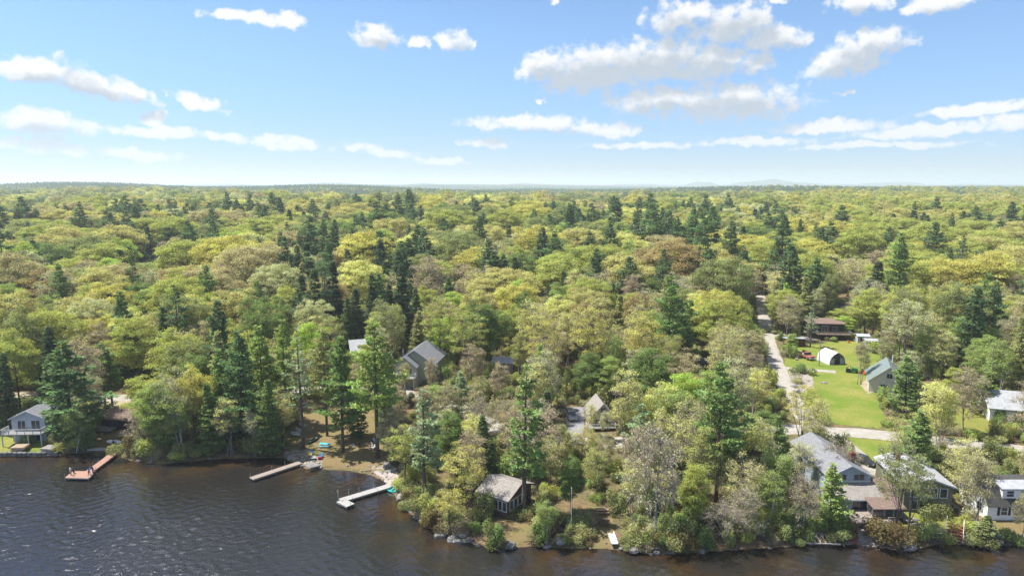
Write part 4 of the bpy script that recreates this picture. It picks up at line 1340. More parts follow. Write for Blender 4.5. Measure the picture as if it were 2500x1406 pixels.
# --- two grey sheds
for u, v, rz, lab in ((2110, 838, -12, 'small grey shed with bright metal roof, left of the lower one'), (2131, 850, -12, 'small silver-grey shed with ribbed roof beside its bright-roofed neighbour')):
    p = P(u, v); r = thing('shed', p + Vector((0, 1.5, 0)), R(rz), lab, 'shed')
    gable(r, 3.4, 3.0, 2.2, .45, 'palegrey', 'bluemetal' if u < 2120 else 'lightroof', 'palegrey', 'x', .25)
    window(r, 'front', 3.4, 3.0, .7, .9, .7, .7); door(r, 'front', 3.4, 3.0, -.6, 0, 'greywood', .8, 1.8)
    keep(u - 14, v - 22, u + 14, v, p)
# --- roof deep in the woods on the left
p = P(385, 648); r = thing('house', p + Vector((0, 5, 0)), R(12), 'white-roofed house hidden deep in the woods on the left', 'house')
gable(r, 15, 9, 4.2, 2.8, 'white', 'lightroof', 'white', 'x', .5)
for a_ in (-5, -2, 2, 5): window(r, 'front', 15, 9, a_, 1.5, 1.2, 1.4)
keep(352, 620, 405, 634, p)

# ------------------------------------------------------------------ docks
def oriented(p, q):
    return math.atan2(q[1] - p[1], q[0] - p[0])


def gangway(root, a, b_, w, z, m, name='deck'):
    """boarded walkway piece in the root's space"""
    rz = oriented(a, b_); L = (Vector(b_) - Vector(a)).length; c = (Vector(a) + Vector(b_)) / 2
    s = MB().box(c.x, c.y, z, L, w, .10, rz)
    n = int(L / .75)
    for i in range(1, n):
        t = i / n; q = Vector(a).lerp(Vector(b_), t)
        s.box(q.x, q.y, z + .10, .05, w * .98, .012, rz)
    d = s.build(name, M[m], root)
    f = MB()
    nn = Vector((-math.sin(rz), math.cos(rz), 0)) * (w / 2 - .05)
    for sg in (-1, 1): f.beam(Vector((a[0], a[1], z - .10)) + nn * sg, Vector((b_[0], b_[1], z - .10)) + nn * sg, .06, .18)
    f.build('frame', M['steel'], root)
    return rz


def dposts(root, pts, z, top=1.0, m='steel'):
    for x, y in pts:
        MB().tube([(x, y, -2.5), (x, y, z + top)], .035, 6).build('post', M[m], root)


def W(u, v, z=.55):
    p = on_plane(u, v, z); return Vector((p.x, p.y, 0))


a, b_ = W(284, 1096, .9), W(209, 1157)
r = thing('dock', a, 0, 'red-brown dock with a square end platform carrying people', 'dock')
DZ = .5
l = lambda q: (q.x - a.x, q.y - a.y, 0)
mid = W(262, 1118, .6)
gangway(r, l(a), l(mid), 1.5, DZ + .02, 'reddeck'); gangway(r, l(mid), l(b_), 1.5, DZ, 'reddeck')
c4 = [W(158.5, 1166), W(179, 1150), W(234, 1150), W(216, 1167.5)]
pl = MB(); lo = [l(c) for c in c4]
pl.add([(x, y, DZ - .10) for x, y, _ in lo] + [(x, y, DZ + .105) for x, y, _ in lo], [(0, 1, 2, 3), (7, 6, 5, 4), (0, 4, 5, 1), (1, 5, 6, 2), (2, 6, 7, 3), (3, 7, 4, 0)])
pl.build('platform', M['reddeck'], r)
fe = MB()
for i in range(4): fe.beam((lo[i][0], lo[i][1], DZ - .02), (lo[(i + 1) % 4][0], lo[(i + 1) % 4][1], DZ - .02), .09, .22)
fe.build('fascia', M['greydeck'], r)
dposts(r, [(x * .99, y) for x, y, _ in lo] + [l(W(240, 1127))[:2], l(W(226, 1139))[:2]], DZ, .9)
DOCKA = a
a, b_ = W(733, 1126, .75), W(613, 1168)
r = thing('dock', a, 0, 'long narrow weathered dock running out from the stony beach', 'dock')
l = lambda q: (q.x - a.x, q.y - a.y, 0)
rz = gangway(r, l(a), l(b_), 1.45, DZ, 'deckwood')
for t in (.28, .55, .97):
    q = Vector(l(a)).lerp(Vector(l(b_)), t); nn = Vector((-math.sin(rz), math.cos(rz), 0)) * .75
    for sg in (-1, 1): dposts(r, [((q + nn * sg).x, (q + nn * sg).y)], DZ, 1.0 if sg < 0 else .3)
a, b_, c_ = W(953, 1182, .75), W(831, 1221), W(856, 1233.5)
r = thing('dock', a, 0, 'pale grey L-shaped dock with a short end leg', 'dock')
l = lambda q: (q.x - a.x, q.y - a.y, 0)
rz = gangway(r, l(a), l(b_), 1.5, DZ, 'greydeck'); gangway(r, l(b_), l(c_), 1.6, DZ + .012, 'greydeck')
for t in (.3, .6, .8, 1.0):
    q = Vector(l(a)).lerp(Vector(l(b_)), t); nn = Vector((-math.sin(rz), math.cos(rz), 0)) * .78
    for sg in (-1, 1): dposts(r, [((q + nn * sg).x, (q + nn * sg).y)], DZ, 1.1 if sg < 0 else .4)
q = l(c_); dposts(r, [(q[0], q[1])], DZ, .6)
MB().tube([(l(b_)[0] - .4, l(b_)[1], DZ + .1), (l(b_)[0] - .4, l(b_)[1], DZ + 1.6)], .03, 6).tube([(l(b_)[0] - .4, l(b_)[1], DZ + 1.6), (l(b_)[0] - .4, l(b_)[1], DZ + 1.82)], [.13, .11], 8).build('lamp', M['steel'], r)
for rect in ((158, 1146, 236, 1168), (205, 1096, 288, 1157), (612, 1126, 732, 1170), (824, 1182, 955, 1236)):
    keep(*rect, W(rect[0], rect[3]))
a, b_ = W(1490, 1294, 1.0), W(1501, 1335, .3)
r = thing('gangway', a, 0, 'narrow white aluminium ramp reaching the water below picnic tables', 'ramp')
gangway(r, (0, 0, 0), tuple(b_ - a), .95, .75, 'alu')
nn = Vector((1, 0, 0)) * .5
for sg in (-1, 1): MB().beam(nn * sg + Vector((0, 0, .9)), (b_ - a) + nn * sg + Vector((0, 0, .9)), .06, .14).build('side_rail', M['white'], r)
keep(1488, 1300, 1508, 1336, a)

# ------------------------------------------------------------------ people
def limb_body(parent, name, chains, m, sub=2):
    vs, es, rd = [], [], []
    idx = {}
    for ch in chains:
        prev = None
        for (p, rr_) in ch:
            key = tuple(round(c, 3) for c in p)
            if key not in idx:
                idx[key] = len(vs); vs.append(p); rd.append(rr_)
            i = idx[key]
            if prev is not None and prev != i: es.append((prev, i))
            prev = i
    me = bpy.data.meshes.new(name); me.from_pydata(vs, es, []); me.update()
    me.materials.append(M[m])
    o = bpy.data.objects.new(name, me); link(o); o.parent = parent
    sk = o.modifiers.new('skin', 'SKIN')
    sk.use_smooth_shade = True
    for i, sv in enumerate(me.skin_vertices[0].data):
        r_ = rd[i]; sv.radius = (r_, r_); sv.use_root = (i == 0)
    sb = o.modifiers.new('subdiv', 'SUBSURF'); sb.levels = sub; sb.render_levels = sub
    return o


def person(loc, rz, label, shirt, trousers, pose='stand', arms=None, hat=False):
    r = thing('person', loc, rz, label, 'person', 'people at the red-brown dock')
    if pose == 'sit':
        hip = (0, .05, .12); kneeL, kneeR = (-.12, -.38, .22), (.12, -.38, .22); ankL, ankR = (-.13, -.5, -.22), (.13, -.5, -.22); toeL, toeR = (-.13, -.68, -.25), (.13, -.68, -.25); lean = -.08; H = .12
    elif pose == 'crouch':
        hip = (0, .12, .42); kneeL, kneeR = (-.16, -.22, .50), (.16, -.18, .46); ankL, ankR = (-.15, .02, .08), (.15, .06, .08); toeL, toeR = (-.16, -.18, .04), (.16, -.14, .04); lean = -.26; H = .42
    elif pose == 'bend':
        hip = (0, .12, .90); kneeL, kneeR = (-.12, .0, .48), (.13, -.06, .48); ankL, ankR = (-.13, .05, .08), (.15, .02, .08); toeL, toeR = (-.14, -.15, .04), (.16, -.18, .04); lean = -.38; H = .9
    else:
        hip = (0, 0, .92); kneeL, kneeR = (-.11, -.03, .49), (.12, -.02, .49); ankL, ankR = (-.12, .02, .08), (.14, .0, .08); toeL, toeR = (-.13, -.18, .04), (.16, -.20, .04); lean = -.03; H = .92
    k = 1.0 if pose in ('stand', 'sit') else .86
    ch = (0, lean * .8, H + .34 * k); nk = (0, lean * 1.1, H + .56 * k); hd = (0, lean * 1.2 - .02, H + .70 * k)
    shL, shR = (-.19, lean, H + .47 * k), (.19, lean, H + .47 * k)
    arms = arms or [((-.27, lean + .02, H + .2), (-.27, lean - .12, H - .02)), ((.27, lean + .02, H + .2), (.27, lean - .12, H - .02))]
    (eL, wL), (eR, wR) = arms
    def fingers(w, e, s):
        d = (Vector(w) - Vector(e)).normalized()
        side = d.cross(Vector((0, 1, 0))).normalized() if abs(d.y) < .9 else Vector((1, 0, 0))
        out_ = []
        palm = Vector(w) + d * .06
        out_.append([(tuple(w), .03), (tuple(palm), .034)])
        for j, (o_, L) in enumerate(((-.03, .07), (-.01, .085), (.01, .08), (.03, .062))):
            out_.append([(tuple(palm), .034), (tuple(palm + side * o_ + d * .03), .010), (tuple(palm + side * o_ * 1.15 + d * (L) + Vector((0, -.012, 0))), .008)])
        out_.append([(tuple(w), .03), (tuple(Vector(w) + side * -.045 + d * .035), .011), (tuple(Vector(w) + side * -.055 + d * .07), .009)])
        return out_
    body = [[(hip, .13), (ch, .145), (nk, .058), (tuple(Vector(nk) + Vector((0, -.005, .06))), .055), (hd, .098), (tuple(Vector(hd) + Vector((0, .0, .11))), .075)],
            [(ch, .145), (shL, .062), (eL, .044), (wL, .03)], [(ch, .145), (shR, .062), (eR, .044), (wR, .03)],
            [(hip, .13), (kneeL, .066), (ankL, .042), (toeL, .036)], [(hip, .13), (kneeR, .066), (ankR, .042), (toeR, .036)],
            [(hd, .098), (tuple(Vector(hd) + Vector((0, -.105, .0))), .02)]] + fingers(wL, eL, -1) + fingers(wR, eR, 1)
    limb_body(r, 'body', body, 'skin')
    def half(a, b_, t): return tuple(Vector(a).lerp(Vector(b_), t))
    sh = [[(tuple(Vector(hip) + Vector((0, 0, .0))), .148), (ch, .165), (half(ch, nk, .8), .085)],
          [(ch, .165), (shL, .08), (half(shL, eL, .8), .064)], [(ch, .165), (shR, .08), (half(shR, eR, .8), .064)]]
    limb_body(r, 'shirt', sh, shirt)
    end = .72 if trousers == 'cloth_khaki' else .97
    tr = [[(hip, .15), (kneeL, .085), (half(kneeL, ankL, end), .062)], [(hip, .15), (kneeR, .085), (half(kneeR, ankR, end), .062)]]
    limb_body(r, 'trousers', tr, trousers)
    hr = MB(); hv = Vector(hd) + Vector((0, .02, .065))
    n, mm = 5, 10
    for i in range(n + 1):
        th = math.pi * .56 * i / n
        for j in range(mm):
            f_ = 2 * math.pi * j / mm
            hr.v.append((hv.x + .108 * math.sin(th) * math.cos(f_), hv.y + .118 * math.sin(th) * math.sin(f_), hv.z + .092 * math.cos(th) + .01))
    for i in range(n):
        for j in range(mm): hr.f.append((i * mm + j, (i + 1) * mm + j, (i + 1) * mm + (j + 1) % mm, i * mm + (j + 1) % mm)); hr.m.append(0)
    hr.build('hair', M['hair'], r, True)
    for s in (-1, 1):
        e = MB(); e.tube([(hd[0] + s * .035, hd[1] - .085, hd[2] + .025), (hd[0] + s * .035, hd[1] - .1, hd[2] + .025)], .012, 6); e.build('eye', M['black'], r)
    return r


def on_dock(u, v):
    p = on_plane(u, v, .6); return Vector((p.x, p.y, .61))


person(on_dock(173, 1160), R(150), 'person in a pale grey shirt standing on the dock platform', 'shirt_white', 'cloth_khaki')
person(on_dock(181.5, 1155), R(-70), 'person in dark clothes crouching beside the pale-shirted person', 'cloth_dark', 'cloth_dark', 'crouch')
person(on_dock(218, 1158.5), R(70), 'person in bright blue top bending over the platform edge', 'shirt_blue', 'cloth_dark', 'bend')
person(on_dock(227, 1154), R(-30), 'person in black bending down beside the blue-topped person', 'cloth_dark', 'cloth_dark', 'bend')
person(on_dock(231, 1158), R(40), 'person in dark clothes sitting low on the platform corner', 'cloth_dark', 'cloth_dark', 'sit')
pp = P(278, 1093)
person(pp, R(-8), 'person in navy clothes carrying a white paddle board ashore', 'cloth_dark', 'cloth_dark', 'stand', [((-.34, -.12, 1.12), (-.30, -.32, 1.0)), ((.34, -.12, 1.12), (.30, -.32, 1.0))])
bd = MB(); n = 18
for k, zz in ((0, -.06), (1, .06)):
    for i in range(n):
        t = 2 * math.pi * i / n
        bd.v.append((1.65 * math.copysign(abs(math.cos(t)) ** .85, math.cos(t)), zz, .40 * math.sin(t)))
bd.f += [tuple(range(n))[::-1], tuple(range(n, 2 * n))] + [(i, (i + 1) % n, n + (i + 1) % n, n + i) for i in range(n)]; bd.m += [0] * (n + 2)
o = bd.build('paddle_board', M['plastic_white'], None, bevel=.04); o.location = pp + Vector((-.05, .32, 1.22)); o.rotation_euler = (R(12), 0, R(-6))
tag(o, 'white paddle board carried sideways by the person ashore', 'paddle board')
keep(262, 1075, 296, 1097, pp)

# ------------------------------------------------------------------ small things
def picnic_table(loc, rz, label, m, L=1.9):
    r = thing('picnic_table', loc, rz, label, 'picnic table')
    s = MB()
    for i in range(5): s.box(0, -.32 + i * .16, .72, L, .145, .045)
    s.build('table_top', M[m], r)
    for y in (-.72, .72): MB().box(0, y - .07, .43, L, .13, .045).box(0, y + .07, .43, L, .13, .045).build('bench_seat', M[m], r)
    for x in (-L / 2 + .35, L / 2 - .35):
        MB().beam((x, -.25, .72), (x, -.72, 0), .05, .1).beam((x, .25, .72), (x, .72, 0), .05, .1).beam((x, -.8, .40), (x, .8, .40), .05, .1).build('leg', M[m], r)
    return r


def chair(loc, rz, label, m, s=1.0, root=None, group=None):
    r = root or thing('armchair', loc, rz, label, 'chair', group)
    if root: tag(r, label, 'chair')
    MB().box(0, 0, .36 * s, .56 * s, .54 * s, .05).build('seat', M[m], r)
    b = MB()
    for i in range(5):
        x = (-.22 + .11 * i) * s
        b.beam((x, .24 * s, .36 * s), (x * 1.15, .46 * s, (1.05 - .05 * abs(i - 2)) * s), .09 * s, .03)
    b.beam((-.27 * s, .35 * s, .7 * s), (.27 * s, .35 * s, .7 * s), .05, .04)
    b.build('backrest', M[m], r)
    for x in (-.31, .31):
        MB().box(x * s, -.02, .58 * s, .10 * s, .62 * s, .035).build('armrest', M[m], r)
        MB().box(x * s, -.24 * s, 0, .06, .07, .58 * s).build('leg', M[m], r)
        MB().beam((x * s, .28 * s, .60 * s), (x * s, .36 * s, 0), .06, .06).build('leg', M[m], r)
    return r


chair(None, 0, 'white chair standing on the raised deck of the dark house', 'plastic_white', 1.15, CHW)
p = P(2123, 1252); chair(Vector((p.x - .35, p.y - 2.2, p.z + .76)), R(15), 'white plastic chair alone on the wooden deck facing the lake', 'plastic_white', 1.15)
p = P(1365, 1296); chair(p, R(30), 'white adirondack chair on the bank beside the flagpole', 'plastic_white')
keep(1358, 1284, 1372, 1298, p)
for u, v, m, rz, lab in ((773, 1111, 'yellow', 20, 'yellow plastic chair behind the blue one on the beach'), (764, 1109, 'blueplastic', 60, 'blue chair left of the yellow chair on the beach'),
                         (783, 1117, 'blueplastic', -40, 'blue chair with crimson seat bag, right of the yellow chair'), (758, 1113, 'yellow', 90, 'low yellow chair at the water end of the beach chairs')):
    chair(P(u, v), R(rz), lab, m, .95, None, 'coloured chairs round the beach fire pit')
p = P(781, 1121); r = thing('cooler', p, R(20), 'crimson cooler standing in front of the blue beach chair', 'cooler')
MB().box(0, 0, 0, .75, .45, .42).build('box', M['crimson'], r, bevel=.03); MB().box(0, 0, .42, .79, .49, .08).build('lid', M['crimson'], r, bevel=.02)
p = P(765, 1122); r = thing('fire_pit', p, 0, 'round dark fire pit on the stony beach by the chairs', 'fire pit')
MB().tube([(0, 0, 0), (0, 0, .45)], [.42, .5], 14).build('bowl', M['navy'], r); MB().tube([(0, 0, .45), (0, 0, .5)], [.56, .56], 14).build('rim', M['greywood'], r)
keep(752, 1098, 790, 1124, p)
p = P(793, 1091); picnic_table(p, R(-8), 'turquoise picnic table on the pine-needle slope by the beach', 'turq', 2.2); keep(775, 1078, 812, 1094, p)
p = P(303, 1066); picnic_table(p, R(-4), 'pale picnic table outside the brown cabin', 'greydeck', 2.2); keep(288, 1056, 318, 1068, p)
p = P(1470, 1252); picnic_table(p, R(2), 'brown picnic table, farther of two above the white ramp', 'rawwood', 2.1); keep(1452, 1232, 1492, 1254, p)
p = P(1472, 1280); picnic_table(p, R(-6), 'dark brown picnic table with one broken bench, nearer the ramp', 'brownshingle', 2.1); keep(1452, 1260, 1494, 1282, p)
p = P(2226, 1279); picnic_table(p, R(3), 'grey picnic table on the dry lawn below the olive house', 'greywood', 2.1); keep(2212, 1264, 2242, 1282, p)


def hull(loc, rz, label, m, L, wd, hgt, name, cat, seats=0, flip=False):
    r = thing(name, loc, rz, label, cat)
    s = MB(); n = 14; sec = [(-1, 1), (-.95, .45), (-.55, .05), (0, 0), (.55, .05), (.95, .45), (1, 1)]
    inner = [(x * .9, max(z, .12)) for x, z in sec[::-1]]
    ring = sec + inner
    for i in range(n + 1):
        t = -1 + 2 * i / n
        k = max(.02, (1 - abs(t) ** 2.4)); zz = .22 * abs(t) ** 3
        for x, z in ring: s.v.append((x * wd / 2 * k, t * L / 2, (z * hgt + (zz * hgt if z > .4 else zz * .5 * hgt))))
    q = len(ring)
    for i in range(n):
        for j in range(q): s.f.append((i * q + j, i * q + (j + 1) % q, (i + 1) * q + (j + 1) % q, (i + 1) * q + j)); s.m.append(0)
    s.f += [tuple(range(q))[::-1], tuple(n * q + j for j in range(q))]; s.m += [0, 0]
    h = s.build('hull', M[m], r, True)
    if flip: h.rotation_euler = (0, math.pi, 0); h.location = (0, 0, hgt * 1.2)
    for i in range(seats):
        y = (-.25 + .5 * i / max(1, seats - 1)) * L if seats > 1 else 0
        MB().box(0, y, hgt * .55, wd * .82, .28, .05).build('seat', M['rawwood'] if not flip else M[m], r)
    return r


p = P(766, 1076); hull(p, R(-16), 'dark green canoe pulled up on the pine-needle slope', 'canoe', 4.4, .95, .45, 'canoe', 'canoe', 2); keep(760, 1062, 772, 1082, p)
p = W(960, 1199, .0); r = hull(Vector((p.x, p.y, -.12)), R(62), 'teal pedal boat floating beside the L-shaped dock', 'teal', 3.0, 1.4, .5, 'pedal_boat', 'boat', 0)
for x in (-.3, .3): MB().box(x, .2, .25, .45, .5, .3).box(x, .5, .5, .45, .12, .45).build('seat', M['teal'], r, bevel=.04)
MB().box(0, -.75, .35, 1.0, .5, .22).build('foredeck', M['teal'], r, bevel=.08)
keep(946, 1188, 975, 1208, p)
# covered boats on the left of the beach slope
for u, v, rz, lab in ((737, 1040, 35, 'grey canvas-covered skiff, upper of three by the pine trunk'), (728, 1053, 30, 'pale upturned skiff below the canvas-covered one by the trunk'), (722, 1062, 60, 'small white dinghy lowest of the three hauled-out skiffs')):
    p = P(u, v); hull(p, R(rz), lab, 'greydeck' if v < 1060 else 'plastic_white', 3.6 if v < 1060 else 2.6, 1.4, .5, 'skiff', 'boat', 0 if v < 1060 else 2, v < 1060)
    keep(u - 14, v - 9, u + 8, v, p)
p = P(787, 1003); r = thing('storage_box', p, R(10), 'dark navy box at the foot of a brush pile upslope', 'box'); MB().box(0, 0, 0, 1.3, .8, .75).build('box', M['navy'], r, bevel=.04); MB().box(0, 0, .75, 1.36, .86, .09).build('lid', M['black'], r, bevel=.02)
p = P(875, 1092); chair(p, R(-30), 'dark folding chair alone on the needle-covered slope', 'black', .85)
p = P(861, 1094); chair(p, R(15), 'pale grey chair beside the dark folding chair on the slope', 'greydeck', .85)
p = P(909, 1093); hull(p, R(20), 'grey-green jon boat leaning by the tall pine trunk', 'greywood', 3.4, 1.3, .5, 'rowing_boat', 'boat', 2); keep(902, 1070, 916, 1096, p)
p = P(911, 1084); hull(p + Vector((.2, 1.2, .1)), R(30), 'pale blue kayak lying behind the grey-green jon boat', 'bluemetal', 3.2, .75, .35, 'kayak', 'kayak', 1, True)


def pallet_pile(u, v, rz, label, m, n):
    p = P(u, v); r = thing('dock_section', p, R(rz), label, 'dock section')
    for i in range(n):
        s = MB(); rot = R((i * 7) % 11 - 5)
        for j in range(9):
            y = -1.0 + j * .25; s.box(-y * math.sin(rot), y * math.cos(rot), .22 + i * .32, 2.6, .2, .045, rot)
        for y in (-1, 1): s.box(-y * math.sin(rot), y * math.cos(rot), .05 + i * .32, 2.6, .08, .17, rot)
        s.build('boards', M[m], r)
    keep(u - 18, v - 16, u + 18, v, p)
    return r


pallet_pile(50, 1098, 4, 'tan stack of dock sections lying on the green lawn', 'rawwood', 3)
pallet_pile(123, 1101, -6, 'silvery grey stack of dock sections above the stone edge', 'greywood', 3)
p = P(238, 1098); o = MB().box(0, 0, 0, 3.6, 1.0, .25).build('landing', M['greydeck']); o.location = p + Vector((0, 0, .05)); tag(o, 'flat grey landing slab at the waterside left of the red-brown dock', 'slab')


def pole(u, v, vtop, r0, m, label, name, cat):
    p = P(u, v)
    S = (Vector((p.x, p.y, p.z)) - Vector((0, 0, CAM_H))).length / F
    h = (v - vtop) * S / math.cos(math.asin((CAM_H - p.z) / (S * F)))
    r = thing(name, p, 0, label, cat)
    MB().tube([(0, 0, -.3), (0, 0, h)], [r0, r0 * .7], 8).build('pole', M[m], r)
    return r, h


r, h = pole(1394, 1300, 1205, .075, 'alu', 'bare white flagpole on the bank beside the adirondack chair', 'flagpole', 'flagpole')
MB().tube([(0, 0, h), (0, 0, h + .15)], [.09, .05], 8).build('finial', M['alu'], r); keep(1390, 1205, 1398, 1300, P(1394, 1300))
r, h = pole(1999, 893, 838, .14, 'palebark', 'weathered utility pole standing left of the white hoop shelter', 'utility_pole', 'pole')
MB().box(0, -.2, 1.0, .35, .25, .55).build('meter_box', M['steel'], r); keep(1996, 838, 2002, 893, P(1999, 893))
r, h = pole(1886, 800, 728, .14, 'palebark', 'grey utility pole beside the far dirt road', 'utility_pole', 'pole')
MB().box(0, 0, h - .8, 2.0, .12, .12).build('crossarm', M['greywood'], r); MB().tube([(.3, 0, h - 1.9), (.3, 0, h - 1.0)], .2, 8).build('transformer', M['steel'], r)
r, h = pole(2488, 1185, 1165, .08, 'white', 'white vent pipe post behind the white gambrel house', 'post', 'post')
MB().tube([(0, 0, h), (0, 0, h + .1)], [.14, .14], 8).build('cap', M['steel'], r)


# ------------------------------------------------------------------ vehicles
def vehicle(loc, rz, label, cat, name, m, L=4.5, w=1.8, hood=.95, roof=1.5, kind='car', rust=False):
    r = thing(name, loc, rz, label, cat)
    z0 = .32
    if kind == 'pickup':
        prof = [(-L / 2, .45), (L / 2, .45), (L / 2, 1.05), (-L * .02 + .0, 1.05), (-L * .02, 1.08), (-L * .46, 1.06), (-L / 2, .9)]
        cabp = [(-L * .24, 1.07), (-L * .02, 1.07), (-L * .05, 1.78), (-L * .16, 1.80)]
    elif kind == 'truck':
        prof = [(-L / 2, .55), (L / 2, .55), (L / 2, .9), (0, .9), (0, 1.25), (-L * .47, 1.2), (-L / 2, .95)]
        cabp = [(-L * .22, 1.24), (-.02 * L, 1.24), (-.04 * L, 2.0), (-L * .17, 2.02)]
    else:
        prof = [(-L / 2, .35), (L / 2, .35), (L / 2, .82), (L * .40, .95), (-L * .22, .95), (-L * .47, .78), (-L / 2, .62)]
        cabp = [(-L * .24, .94), (L * .38, .94), (L * .26, 1.45), (-L * .08, 1.48)]
    MB().prism(prof, 'y', -w / 2, w / 2).build('body', M[m], r, bevel=.06) if False else None
    def pr(pf, x0, x1): return MB().prism(pf, 'x', x0, x1)
    pr(prof, -w / 2, w / 2).build('body', M[m], r, bevel=.07)
    pr(cabp, -w / 2 + .12, w / 2 - .12).build('cab', M['glass'], r, bevel=.05)
    top = max(z for _, z in cabp); ys = [y for y, z in cabp if z > top - .1]
    MB().box(0, sum(ys) / 2, top - .02, w - .3, abs(ys[0] - ys[1]) + .1, .06).build('roof', M[m], r, bevel=.02)
    if kind == 'pickup':
        MB().box(0, L * .24, 1.052, w - .3, L * .44, .02).build('bed', M['black'], r)
        for s in (-1, 1): MB().box(s * (w / 2 - .07), L * .24, 1.05, .12, L * .5, .18).build('bed_side', M[m], r)
        MB().box(0, L / 2 - .06, 1.05, w - .02, .1, .18).build('tailgate', M[m], r)
    if kind == 'truck':
        MB().box(0, L * .26, .95, w + .25, L * .46, .14).build('flat_bed', M['rawwood'], r)
        for s in (-1, 1):
            MB().box(s * (w / 2 + .08), L * .26, 1.09, .07, L * .46, .75).build('stake_side', M['darkwood'], r)
            MB().box(s * (w / 2 - .1), -L * .42, .9, .28, .55, .2).build('mudguard', M['rustred'], r, bevel=.05)
        MB().box(0, -L / 2 - .06, .50, w + .05, .14, .25).build('bumper', M['white'], r)
        MB().box(0, -L / 2 - .01, .75, w * .5, .06, .4).build('grille', M['black'], r)
    for s in (-1, 1):
        for y in (-L * .31, L * .31):
            wl = MB().tube([(s * (w / 2 - .16), y, .36), (s * (w / 2 + .03), y, .36)], .36, 14).build('wheel', M['tyre'], r)
            MB().tube([(s * (w / 2 + .02), y, .36), (s * (w / 2 + .045), y, .36)], .2, 10).build('rim', M['steel'], wl)
        MB().box(s * (w / 2 - .25), -L / 2 - .015, .62, .32, .05, .14).build('headlight', M['alu'], r)
        MB().box(s * (w / 2 - .14), L / 2 + .015, .68, .16, .04, .28).build('tail_light', M['crimson'], r)
    return r


p = P(1396, 1030); vehicle(p + Vector((0, 2.4, .12)), R(180 - 174), 'silver pickup truck parked on the asphalt beside the steep-roofed cottage', 'pickup truck', 'pickup_truck', 'silver', 5.6, 2.0, kind='pickup'); keep(1382, 1000, 1410, 1032, p)
p = P(1475, 1086); vehicle(p + Vector((0, 1.0, .1)), R(88), 'dark car passing along the gravel road below the cottage', 'car', 'parked_car', 'darkcar'); keep(1464, 1070, 1490, 1086, p)
p = P(1400, 1093); vehicle(p + Vector((0, .9, .1)), R(92), 'pale grey car half hidden beside the gravel road junction', 'car', 'parked_car', 'silver'); keep(1392, 1082, 1410, 1094, p)
p = P(1976, 880); vehicle(p + Vector((0, 2.6, .05)), R(14), 'old faded red flatbed truck parked on the grass', 'truck', 'flatbed_truck', 'rustred', 6.2, 2.1, kind='truck'); keep(1962, 850, 1990, 882, p)
p = P(2122, 1143); vehicle(p + Vector((0, 2.0, .1)), R(30), 'dark car parked on the gravel drive beside the chimney', 'car', 'parked_car', 'darkcar'); keep(2112, 1128, 2136, 1146, p)
p = P(2252, 926); vehicle(p + Vector((0, 2, .05)), R(70), 'white car with blue lower body behind the spreading pine', 'car', 'parked_car', 'bluecar'); keep(2240, 908, 2264, 926, p)
p = P(2062, 752); vehicle(p + Vector((0, 2, .1)), R(75), 'blue car on the upper drive among thin trees', 'car', 'parked_car', 'bluecar'); keep(2048, 735, 2080, 752, p)
p = P(2112, 856); vehicle(p + Vector((0, 1, .05)), R(70), 'dark car parked below the two grey sheds', 'car', 'parked_car', 'darkcar', 4.0); keep(2102, 844, 2122, 856, p)


def tractor(u, v, rz, label, m, seat, s=1.0):
    p = P(u, v); r = thing('lawn_tractor', p, R(rz), label, 'tractor')
    MB().prism([(-1.1 * s, .35 * s), (.1, .35 * s), (.1, .95 * s), (-1.0 * s, .85 * s)], 'x', -.35 * s, .35 * s).build('bonnet', M[m], r, bevel=.05)
    MB().box(0, .5 * s, .4 * s, .8 * s, .9 * s, .22).build('chassis', M[m], r, bevel=.03)
    MB().box(0, .55 * s, .75 * s, .5 * s, .45 * s, .12).box(0, .8 * s, .85 * s, .5 * s, .1, .42 * s).build('seat', M[seat], r, bevel=.03)
    MB().tube([(0, .15 * s, .9 * s), (0, .28 * s, 1.2 * s)], .03, 6).tube([(0, .27 * s, 1.2 * s), (0, .29 * s, 1.23 * s)], .2, 12).build('steering_wheel', M['black'], r)
    MB().box(0, -.1, .15 * s, 1.3 * s, .7 * s, .15).build('mower_deck', M[m], r, bevel=.03)
    for sg in (-1, 1):
        MB().tube([(sg * .42 * s, .6 * s, .42 * s), (sg * .68 * s, .6 * s, .42 * s)], .42 * s, 14).build('wheel', M['tyre'], r)
        MB().tube([(sg * .36 * s, -.85 * s, .26 * s), (sg * .52 * s, -.85 * s, .26 * s)], .26 * s, 12).build('wheel', M['tyre'], r)


tractor(2079, 909, 62, 'green ride-on tractor with yellow seat parked on the lawn', 'tractor', 'yellow', 1.45); keep(2068, 896, 2092, 912, P(2079, 909))
tractor(2111, 914, 20, 'orange and black ride-on mower beside the multi-stemmed tree', 'orange', 'black', 1.1); keep(2104, 900, 2118, 914, P(2111, 914))
p = P(2071, 837); r = thing('barrel', p, 0, 'orange drum standing at the corner of the raised dark deck', 'barrel')
MB().tube([(0, 0, 0), (0, 0, .95)], [.36, .36], 14).build('drum', M['orange'], r); MB().tube([(0, 0, .95), (0, 0, 1.0)], [.38, .38], 14).build('rim', M['black'], r)

